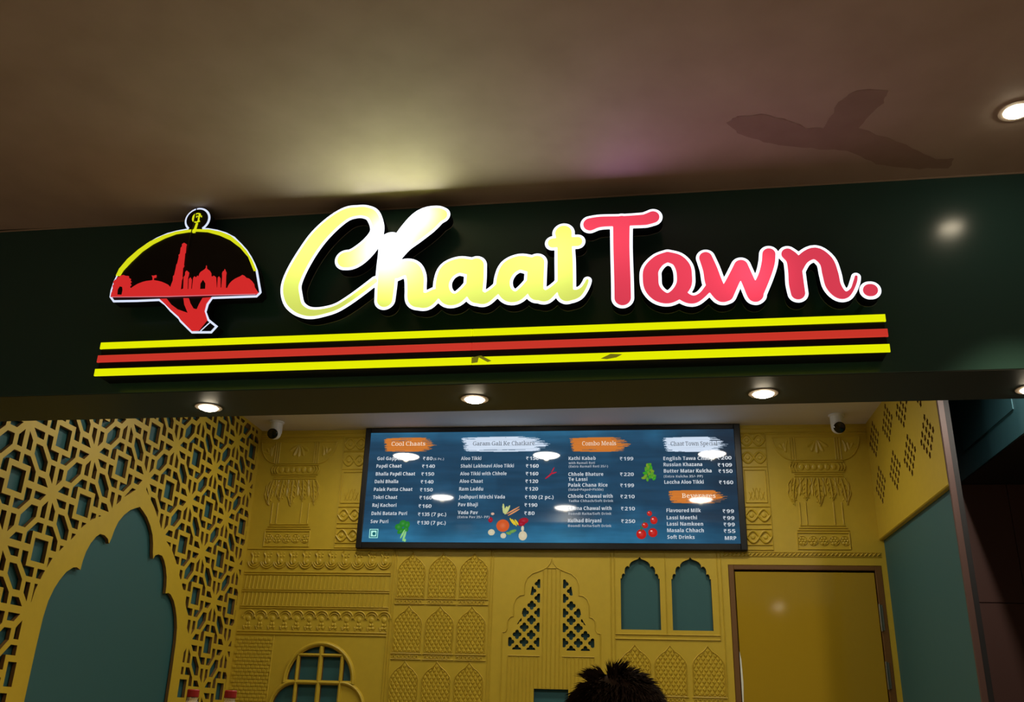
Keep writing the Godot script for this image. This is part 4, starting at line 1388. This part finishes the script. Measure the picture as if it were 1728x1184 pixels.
func build_sign():
	var words := [
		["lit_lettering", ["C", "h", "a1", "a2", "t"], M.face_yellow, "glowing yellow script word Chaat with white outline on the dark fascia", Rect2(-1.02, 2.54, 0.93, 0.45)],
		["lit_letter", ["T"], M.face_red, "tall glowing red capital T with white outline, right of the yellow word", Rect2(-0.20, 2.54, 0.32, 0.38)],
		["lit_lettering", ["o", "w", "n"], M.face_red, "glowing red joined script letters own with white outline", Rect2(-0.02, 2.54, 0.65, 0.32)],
		["lit_full_stop", ["dot"], M.face_red, "round glowing red full stop with white outline ending the sign", Rect2(0.53, 2.55, 0.15, 0.15)]]
	var frame := Transform3D(Basis(Vector3.UP, FACE_TURN), Vector3(0, 0, FACE_Z))
	for w in words:
		var n := group_node(w[0])
		n.transform = frame
		tag(n, w[3], "sign")
		var strokes := []
		var owners := []
		for k in w[1].size():
			for s in LETTERS[w[1][k]]:
				strokes.append(s)
				owners.append(k)
		var f := field(strokes, owners, w[4], 0.0022)
		var a := new_st()
		var b := new_st()
		field_plate(a, b, f, 0.0, SIGN_DEPTH - 0.045, SIGN_DEPTH - 0.003)
		commit("white_border", a, M.face_white, n)
		var back := new_st()
		field_plate(back, b, f, 0.0, SIGN_DEPTH - 0.043, SIGN_DEPTH - 0.005)
		b.append_from(back.commit(), 0, Transform3D(Basis(), Vector3(0, 0, 0.005 - 0.043)))
		commit("black_return", b, M.letter_side, n)
		back = new_st()
		var thin := new_st()
		field_plate(thin, back, f, 0.0012, SIGN_DEPTH - 0.0455, SIGN_DEPTH - 0.0435)
		commit("back_edge", back, M.white, n)
		for k in w[1].size():
			a = new_st()
			b = new_st()
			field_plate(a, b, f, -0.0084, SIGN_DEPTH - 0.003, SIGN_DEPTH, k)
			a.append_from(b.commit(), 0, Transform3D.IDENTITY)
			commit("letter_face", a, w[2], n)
		# studs that hold the letters off the fascia
		for k in range(0, strokes.size(), 2):
			a = new_st()
			var at := Vector3(strokes[k][3] / 1000.0, strokes[k][4] / 1000.0, 0)
			tube(a, [at, at + Vector3(0, 0, SIGN_DEPTH - 0.042)], 0.005)
			commit("mounting_stud", a, M.steel, n)
	for L in [[-0.66, 2.79, 0.26, 0.30, Color(1.0, 1.0, 1.0), 0.055], [-0.90, 2.75, 0.18, 0.34, Color(1.0, 1.0, 1.0), 0.014], [-0.36, 2.72, 0.40, 0.18, Color(1.0, 1.0, 1.0), 0.022], [-0.03, 2.75, 0.14, 0.30, Color(0.85, 0.6, 1.0), 0.016], [0.30, 2.68, 0.55, 0.16, Color(0.9, 0.55, 0.9), 0.014]]:
		var l := AreaLight3D.new()
		l.name = "letter_light"
		l.area_size = Vector2(L[2], L[3])
		l.transform = frame * Transform3D(Basis(Vector3.UP, PI), Vector3(L[0], L[1], SIGN_DEPTH + 0.006))
		l.light_color = L[4]
		l.light_energy = L[5]
		l.area_range = 10.0
		l.area_attenuation = 2.0
		l.shadow_enabled = true
		add_child(l, true)
	# dome emblem
	var e := group_node("dome_emblem")
	e.transform = frame
	tag(e, "lit emblem of a dish cover over a red skyline held by a red hand", "sign")
	var dome_ := poly_mm(DOME)
	var kc := Vector2(KNOB[0], KNOB[1]) / 1000.0
	var kr: float = KNOB[2] / 1000.0
	var whole: PackedVector2Array = Geometry2D.merge_polygons(dome_, circle(kc, kr, 32))[0]
	var z := 0.079
	var st := new_st()
	plate(st, whole, z - 0.040, z - 0.0035)
	commit("black_return", st, M.letter_side, e)
	st = new_st()
	plate(st, whole, z - 0.0035, z - 0.002)
	commit("white_border", st, M.dome_white, e)
	st = new_st()
	for p in Geometry2D.offset_polygon(whole, -0.0062): plate(st, p, z - 0.002, z)
	commit("black_face", st, M.black, e)
	st = new_st()
	plate(st, poly_mm(DOME_BAND), z, z + 0.003)
	plate(st, PackedVector2Array([kc + Vector2(0.000, -kr * 0.35), kc + Vector2(0.0055, -kr * 0.35), kc + Vector2(0.002, -kr - 0.006), kc + Vector2(-0.006, -kr - 0.006)]), z, z + 0.003)
	commit("yellow_band", st, M.dome_yellow, e)
	var fnt := SystemFont.new()
	fnt.font_names = PackedStringArray(["Droid Serif"])
	fnt.font_weight = 700
	for g in [["C", -0.0115, 0.003, 44], ["T", -0.003, 0.000, 28]]:
		var t := TextMesh.new()
		t.text = g[0]
		t.font = fnt
		t.font_size = g[3]
		t.pixel_size = 0.001
		t.depth = 0.002
		t.material = M.dome_yellow
		t.horizontal_alignment = HORIZONTAL_ALIGNMENT_CENTER
		var o := MeshInstance3D.new()
		o.name = numbered("monogram_letter", e)
		o.mesh = t
		o.position = Vector3(kc.x + g[1] + 0.008, kc.y + g[2], z + 0.002)
		e.add_child(o, true)
	st = new_st()
	plate(st, poly_mm(SKYLINE), z, z + 0.004)
	commit("red_skyline", st, M.dome_red, e)
	st = new_st()
	plate(st, poly_mm(GATE), z + 0.0035, z + 0.0045)
	commit("gate_opening", st, M.black, e)
	st = new_st()
	plate(st, poly_mm(PORTAL), z + 0.0035, z + 0.0045)
	commit("portal_opening", st, M.black, e)
	st = new_st()
	plate(st, poly_mm(TRAY), z + 0.004, z + 0.006)
	commit("tray", st, glow(Color(0.90, 0.52, 0.58), 0.8), e).set_meta("label", "thin pale pink tray line")
	st = new_st()
	plate(st, poly_mm(HAND), z, z + 0.003)
	commit("red_hand", st, M.dome_red, e)
	st = new_st()
	var cuff := poly_mm(CUFF)
	for i in 4:
		var a := cuff[i]
		var b := cuff[(i + 1) % 4]
		if i == 3: tube(st, [Vector3(a.x, a.y, z), Vector3(b.x, b.y, z)], 0.0016)
	commit("cuff_outline", st, M.dome_white, e)
	st = new_st()
	var wp := poly_mm(WIRE)
	var line3 := []
	for i in wp.size(): line3.append(Vector3(wp[i].x, wp[i].y, z + 0.008 - 0.001 * i))
	tube(st, line3, 0.0014)
	commit("loose_wire", st, M.black, e)
	for s in [Vector2(-1.3, 2.70), Vector2(-1.42, 2.70), Vector2(-1.2, 2.70), Vector2(-1.3, 2.6)]:
		st = new_st()
		tube(st, [Vector3(s.x, s.y, 0), Vector3(s.x, s.y, z - 0.03)], 0.005)
		commit("mounting_stud", st, M.steel, e)
	# three light bars on a black box
	var p := group_node("stripe_sign")
	p.transform = frame
	tag(p, "long black box with lit yellow, red and yellow stripes under the lettering", "sign")
	var top := poly_mm(BAR_TOP)
	var low := poly_mm(BAR_LOW)
	var zb := 0.076
	st = new_st()
	box(st, Vector3(low[0].x + 0.004, low[2].y + 0.002, 0.0), Vector3(low[1].x - 0.004, top[0].y - 0.002, zb - 0.006), 0.002)
	commit("backing_box", st, M.black, p)
	var seam: float = SEAM[0] / 1000.0
	for b in [[BAR_TOP, M.bar_yellow, "yellow_bar"], [BAR_MID, M.bar_red, "red_bar"], [BAR_LOW, M.bar_yellow, "yellow_bar"]]:
		var q := poly_mm(b[0])
		var y0 := (q[2].y + q[3].y) * 0.5
		var y1 := (q[0].y + q[1].y) * 0.5
		for xs in [[q[0].x, seam - 0.0006], [seam + 0.0006, q[1].x]]:
			st = new_st()
			box(st, Vector3(xs[0], y0, zb - 0.007), Vector3(xs[1], y1, zb), 0.002)
			commit(b[2], st, b[1], p)
	for k in [PEEL_A, PEEL_B]:
		st = new_st()
		var q := poly_mm(k)
		plate(st, q, zb - 0.001, zb + 0.0012)
		commit("peeled_patch", st, M.smudge, p)


# ---------------------------------------------------------------- lamps and cameras

func downlight(called: String, at: Vector3, r: float, label: String, group: String, energy: float, glowing: Material, tint := Color(1.0, 0.80, 0.58), wide := 68.0):
	var l := group_node(called, self, at)
	tag(l, label, "ceiling light", group)
	var st := new_st()
	var flat: bool = glowing == M.panel_glow
	var gr := 0.9 if flat else 0.70
	lathe(st, [[r * gr, 0.0], [r * gr * 1.02, -0.003 if flat else -0.004], [r * 0.98, -0.002 if flat else -0.003], [r, 0.0]], 32)
	commit("lamp_ring", st, M.ring, l)
	st = new_st()
	lathe(st, [[r * gr, -0.001], [r * gr * 0.9, -0.007], [r * gr * 0.5, -0.0115], [0.0, -0.013]], 32)
	commit("lamp_glass", st, glowing, l)
	var s := SpotLight3D.new()
	s.name = "lamp_light"
	s.position.y = -0.017
	s.rotation.x = -PI / 2
	s.spot_angle = wide
	s.spot_angle_attenuation = 0.6
	s.light_size = r * (0.2 if flat else 0.4)
	s.light_color = tint
	s.light_energy = energy
	s.spot_range = 12.0
	s.spot_attenuation = 2.0
	s.shadow_enabled = true
	l.add_child(s)


func build_lamps():
	var k := 0
	for p in [Vector3(-1.261, SOFFIT, -2.476), Vector3(-0.4525, SOFFIT, -2.440), Vector3(0.3395, SOFFIT, -2.431), Vector3(1.020, SOFFIT, -2.430)]:
		downlight("soffit_downlight", p, 0.040, ["round warm downlight under the fascia below the dome emblem", "round warm downlight under the fascia above the middle of the menu", "round warm downlight under the fascia right of the menu's end", "round warm downlight under the fascia cut by the right picture edge"][k], "downlights under the fascia", 0.24, M.lamp_glow)
		k += 1
	downlight("ceiling_downlight", Vector3(0.924, MALL_TOP, -1.999), 0.042, "round warm downlight in the mall ceiling near its darker forked patch", "downlights in the mall ceiling", 1.5, M.lamp_glow, Color(1.0, 0.84, 0.66), 33.0)
	for p in [[Vector3(-0.95, MALL_TOP, -0.4), "just above the viewer, unseen and added to brighten the fascia"], [Vector3(2.52, MALL_TOP, 1.56), "far right behind the viewer"], [Vector3(-1.3, MALL_TOP, 1.2), "behind the viewer's left shoulder"], [Vector3(-3.2, MALL_TOP, 2.6), "far left behind the viewer"]]:  # the first is added, unseen, to brighten the fascia; all cones widened for it
		downlight("ceiling_downlight", p[0], 0.042, "round warm downlight in the mall ceiling " + p[1], "downlights in the mall ceiling", 1.5, M.lamp_glow, Color(1.0, 0.86, 0.70), 76.0)
	downlight("passage_light", Vector3(1.32, SHOP_TOP, -3.1), 0.05, "small round cool light above the teal bulkhead, out of the picture", "", 1.3, M.lamp_glow, Color(1.0, 0.94, 0.88), 80.0)
	k = 0
	for z in [-4.19, -3.0]:
		for x in [-1.40, -0.541, 0.43]:
			var zz: float = z + (0.0 if z < -4 else [-0.09, 0.26, 0.0][k % 3])
			downlight("shop_ceiling_light", Vector3(x, SHOP_TOP, zz), 0.088, "round white shop ceiling light mirrored in the menu board " + ["over its Gol Gappa line", "beside its Aloo Tikki price", "over its English Tawa line", "beside its Tokri Chaat price", "over its Chana Chawal line", "under its Beverages heading"][k], "round ceiling lights inside the shop", 0.19, M.panel_glow, Color(1.0, 0.93, 0.78), 80.0)
			k += 1


func build_cameras():
	for p in [[Vector3(-1.952, SHOP_TOP, -4.64), "small white security camera on the ceiling at the left end"], [Vector3(0.999, SHOP_TOP, -4.643), "small white security camera on the ceiling at the right end"]]:
		var c := group_node("security_camera", self, p[0])
		tag(c, p[1], "camera", "security cameras on the shop ceiling")
		var st := new_st()
		lathe(st, [[0.0, 0.0], [0.040, 0.0], [0.040, -0.006], [0.033, -0.010], [0.032, -0.060], [0.026, -0.068], [0.0, -0.068]], 24)
		commit("base", st, M.white, c)
		var head := new_st()
		var ball := SphereMesh.new()
		ball.radius = 0.034
		ball.height = 0.068
		ball.radial_segments = 24
		ball.rings = 12
		head.append_from(ball, 0, Transform3D(Basis(), Vector3(0, -0.068, 0.012)))
		commit("head", head, M.white, c)
		var aim := (Vector3(0, -0.34, 1.0)).normalized()
		var lens := new_st()
		lathe(lens, [[0.0285, 0.0], [0.0285, 0.010], [0.0255, 0.013], [0.0245, 0.010], [0.0, 0.008]], 24)
		var bas := Basis(Quaternion(Vector3.UP, aim))
		var l := commit("lens", lens, M.lens, c)
		l.transform = Transform3D(bas, Vector3(0, -0.068, 0.012) + aim * 0.0275)


# ---------------------------------------------------------------- counter, bottles, person

func build_counter():
	var c := group_node("service_counter", self, Vector3(-0.5, 0, -2.55))
	tag(c, "brown service counter with a dark stone ledge below the picture", "counter")
	var st := new_st()
	box(st, Vector3(-1.5, 0, -0.25), Vector3(1.2, 1.30, 0.22), 0.004)
	commit("body", st, M.counter, c)
	st = new_st()
	box(st, Vector3(-1.52, 1.30, -0.27), Vector3(1.22, 1.335, 0.25), 0.006)
	commit("ledge", st, M.stone, c)
	var k := 0
	for x in [-1.237, -1.128]:
		var b := group_node("water_bottle", self, Vector3(x, 1.335, -2.6))
		tag(b, ["clear plastic bottle with red cap, the left of the two on the counter", "clear plastic bottle with red cap, the right of the two on the counter"][k], "bottle", "bottles on the counter")
		st = new_st()
		lathe(st, [[0.0, 0.001], [0.028, 0.0], [0.032, 0.01], [0.032, 0.16], [0.029, 0.185], [0.030, 0.205], [0.028, 0.222], [0.014, 0.246], [0.0135, 0.258], [0.0, 0.258]], 24)
		commit("body", st, M.plastic, b)
		st = new_st()
		lathe(st, [[0.0, 0.003], [0.026, 0.003], [0.030, 0.012], [0.030, 0.16], [0.0, 0.161]], 20)
		commit("water", st, M.water, b)
		st = new_st()
		lathe(st, [[0.0155, 0.254], [0.0165, 0.256], [0.0165, 0.272], [0.015, 0.2745], [0.0, 0.2745]], 20)
		commit("cap", st, M.cap, b)
		k += 1


# bones: [from, to, radius from, radius to] -> one skin by surface nets
func skin(bones: Array, cell: float, blend: float) -> ArrayMesh:
	var lo := Vector3.ONE * 99
	var hi := -lo
	for b in bones:
		for q in [[b[0], b[2]], [b[1], b[3]]]:
			lo = lo.min(q[0] - Vector3.ONE * (q[1] + blend + cell * 2))
			hi = hi.max(q[0] + Vector3.ONE * (q[1] + blend + cell * 2))
	var n := Vector3i(((hi - lo) / cell).ceil()) + Vector3i.ONE
	var v := PackedFloat32Array()
	v.resize(n.x * n.y * n.z)
	v.fill(1.0)
	for b in bones:
		var a: Vector3 = b[0]
		var ab: Vector3 = b[1] - a
		var l2 := maxf(ab.length_squared(), 1e-9)
		var m: float = maxf(b[2], b[3]) + blend + cell * 2
		var s := Vector3i(((a.min(b[1]) - Vector3.ONE * m - lo) / cell).floor()).clamp(Vector3i.ZERO, n - Vector3i.ONE)
		var e := Vector3i(((a.max(b[1]) + Vector3.ONE * m - lo) / cell).ceil()).clamp(Vector3i.ZERO, n - Vector3i.ONE)
		for k in range(s.z, e.z + 1):
			for j in range(s.y, e.y + 1):
				for i in range(s.x, e.x + 1):
					var p := lo + Vector3(i, j, k) * cell - a
					var t := clampf(p.dot(ab) / l2, 0, 1)
					var d := (p - ab * t).length() - lerpf(b[2], b[3], t)
					var at := (k * n.y + j) * n.x + i
					var h := maxf(blend - absf(v[at] - d), 0.0) / blend
					v[at] = minf(v[at], d) - h * h * blend * 0.25
	var st := new_st()
	var id := {}
	var pos := []
	var nor := []
	for k in n.z - 1:
		for j in n.y - 1:
			for i in n.x - 1:
				var c := 0
				var sum := Vector3.ZERO
				var base := (k * n.y + j) * n.x + i
				var q := [v[base], v[base + 1], v[base + n.x], v[base + n.x + 1], v[base + n.x * n.y], v[base + n.x * n.y + 1], v[base + n.x * n.y + n.x], v[base + n.x * n.y + n.x + 1]]
				var inside := 0
				for w in q: if w < 0: inside += 1
				if inside == 0 or inside == 8: continue
				for ed in [[0, 1], [2, 3], [4, 5], [6, 7], [0, 2], [1, 3], [4, 6], [5, 7], [0, 4], [1, 5], [2, 6], [3, 7]]:
					var va: float = q[ed[0]]
					var vb: float = q[ed[1]]
					if (va < 0) != (vb < 0):
						var pa := Vector3(ed[0] & 1, (ed[0] >> 1) & 1, (ed[0] >> 2) & 1)
						var pb := Vector3(ed[1] & 1, (ed[1] >> 1) & 1, (ed[1] >> 2) & 1)
						sum += pa.lerp(pb, va / (va - vb))
						c += 1
				id[base] = pos.size()
				pos.append(lo + (Vector3(i, j, k) + sum / c) * cell)
				nor.append(Vector3(q[1] + q[3] + q[5] + q[7] - q[0] - q[2] - q[4] - q[6], q[2] + q[3] + q[6] + q[7] - q[0] - q[1] - q[4] - q[5], q[4] + q[5] + q[6] + q[7] - q[0] - q[1] - q[2] - q[3]).normalized())
	for i in pos.size():
		st.set_normal(nor[i])
		st.add_vertex(pos[i])
	var dx := [1, n.x, n.x * n.y]
	for base in id:
		for ax in 3:
			var u: int = dx[(ax + 1) % 3]
			var w: int = dx[(ax + 2) % 3]
			var e1: int = base + dx[ax]
			if e1 >= v.size() or (v[base] < 0) == (v[e1] < 0): continue
			if not (id.has(base - u) and id.has(base - w) and id.has(base - u - w)): continue
			var f := [id[base], id[base - u], id[base - u - w], id[base - w]]
			if v[base] < 0: f.reverse()
			for t in [[0, 1, 2], [0, 2, 3]]:
				for z in t: st.add_index(f[z])
	return st.commit()


func build_person():
	# stands at the counter, looking up at the menu; only the crown of the head reaches into the picture
	var P := group_node("person", self, Vector3(-0.046, 0, -1.76))
	tag(P, "person with short spiky black hair standing before the counter, seen from behind", "person")
	var y := 1.40
	var bones := [
		[Vector3(0, 0.95, 0), Vector3(0, 1.15, 0.005), 0.135, 0.13], [Vector3(0, 1.15, 0.005), Vector3(0, 1.27, 0.01), 0.135, 0.12],
		[Vector3(-0.15, 1.29, 0.01), Vector3(0.15, 1.29, 0.01), 0.065, 0.065], [Vector3(0, 1.27, 0.01), Vector3(0, 1.42, -0.005), 0.062, 0.054]]
	for s in [-1, 1]:
		bones.append([Vector3(s * 0.175, 1.29, 0.01), Vector3(s * 0.215, 1.03, 0.02), 0.052, 0.042])
		bones.append([Vector3(s * 0.215, 1.03, 0.02), Vector3(s * 0.22, 0.81, -0.04), 0.040, 0.027])
		bones.append([Vector3(s * 0.09, 0.90, 0), Vector3(s * 0.10, 0.48, -0.01), 0.088, 0.058])
		bones.append([Vector3(s * 0.10, 0.48, -0.01), Vector3(s * 0.105, 0.09, 0.01), 0.056, 0.036])
		bones.append([Vector3(s * 0.105, 0.045, 0.03), Vector3(s * 0.115, 0.035, -0.15), 0.042, 0.034])
		var palm := Vector3(s * 0.22, 0.72, -0.06)
		bones.append([Vector3(s * 0.22, 0.81, -0.04), palm, 0.025, 0.030])
		for k in 4: bones.append([palm + Vector3(0, -0.01, -0.027 + k * 0.018), palm + Vector3(-s * 0.012, -0.085 - [0.0, 0.012, 0.008, -0.012][k], -0.034 + k * 0.018), 0.010, 0.008])
		bones.append([palm + Vector3(-s * 0.01, 0.03, -0.03), palm + Vector3(-s * 0.02, -0.03, -0.06), 0.011, 0.009])
	var head := [
		[Vector3(0, 1.542, 0.012), Vector3(0, 1.540, -0.026), 0.076, 0.074], [Vector3(0, 1.50, -0.03), Vector3(0, 1.445, -0.062), 0.064, 0.034],
		[Vector3(0, 1.49, -0.098), Vector3(0, 1.475, -0.112), 0.010, 0.012], [Vector3(0, 1.42, 0.0), Vector3(0, 1.50, 0.0), 0.052, 0.058]]
	for s in [-1, 1]: head.append([Vector3(s * 0.078, 1.515, 0.0), Vector3(s * 0.082, 1.475, -0.004), 0.012, 0.009])
	var body := MeshInstance3D.new()
	body.name = "body"
	body.mesh = skin(bones, 0.014, 0.03)
	body.mesh.surface_set_material(0, M.shirt)
	P.add_child(body)
	var face := MeshInstance3D.new()
	face.name = "head"
	face.mesh = skin(head, 0.006, 0.02)
	face.mesh.surface_set_material(0, M.skin)
	P.add_child(face)
	var cap := MeshInstance3D.new()
	cap.name = "hair"
	cap.mesh = skin([[Vector3(0, 1.553, 0.018), Vector3(0, 1.553, -0.022), 0.0815, 0.080], [Vector3(0, 1.50, 0.045), Vector3(0, 1.53, 0.03), 0.058, 0.07]], 0.006, 0.02)
	cap.mesh.surface_set_material(0, M.hair)
	P.add_child(cap)
	# short strands, combed forward and to both sides of a whorl, with two tufts standing up
	var st := new_st()
	for i in 5200:
		var a := rng.randf() * TAU
		var up := rng.randf_range(-0.35, 1.0)
		var dir := Vector3(cos(a) * sqrt(1 - up * up), up, sin(a) * sqrt(1 - up * up))
		if dir.z < -0.5 and dir.y < 0.3: continue
		var root := Vector3(0, 1.553, 0.0) + dir * Vector3(0.081, 0.081, 0.098)
		var whorl := Vector2(dir.x + 0.22, dir.z - 0.1)
		var flow := Vector3(whorl.x * 0.9 - whorl.y * 0.5, -0.25, whorl.y * 0.9 + whorl.x * 0.5).normalized()
		var lift := dir * 0.5
		var size := rng.randf_range(0.018, 0.032)
		if dir.y > 0.80:
			lift = dir * rng.randf_range(0.7, 1.1)
			var side := dir.x + 0.12 * dir.z
			if side > -0.60 and side < -0.26 or side > -0.14 and side < 0.10:
				lift = Vector3(-0.75 if side < -0.2 else 0.05, 1.0, 0.0) * rng.randf_range(1.6, 2.6)
				size = rng.randf_range(0.020, 0.036)
			elif side > -0.26 and side < -0.14:
				lift *= 0.2
		var tang := (flow - dir * flow.dot(dir)).normalized()
		var d1 := (tang * 0.8 + lift + Vector3(rng.randf_range(-0.25, 0.25), rng.randf_range(-0.1, 0.2), rng.randf_range(-0.25, 0.25))).normalized()
		var d2 := (d1 + tang * 0.5 + Vector3(0, -0.15, 0)).normalized()
		var mid := root + d1 * size * 0.55
		var tip := mid + d2 * size * 0.5
		var sidev := d1.cross(dir + Vector3(0.01, 0, 0.02)).normalized() * 0.0011
		var back := d1.cross(sidev).normalized() * 0.0011
		var ra := [root + sidev, root - sidev * 0.5 + back, root - sidev * 0.5 - back]
		var rb := [mid + sidev * 0.8, mid - sidev * 0.4 + back * 0.8, mid - sidev * 0.4 - back * 0.8]
		for k in 3:
			var n: Vector3 = ((ra[k] + ra[(k + 1) % 3]) * 0.5 - root).normalized()
			quad(st, ra[k], ra[(k + 1) % 3], rb[(k + 1) % 3], rb[k], n)
			tri(st, rb[k], rb[(k + 1) % 3], tip, n)
	stuff(commit("hair_strands", st, M.hair, cap))
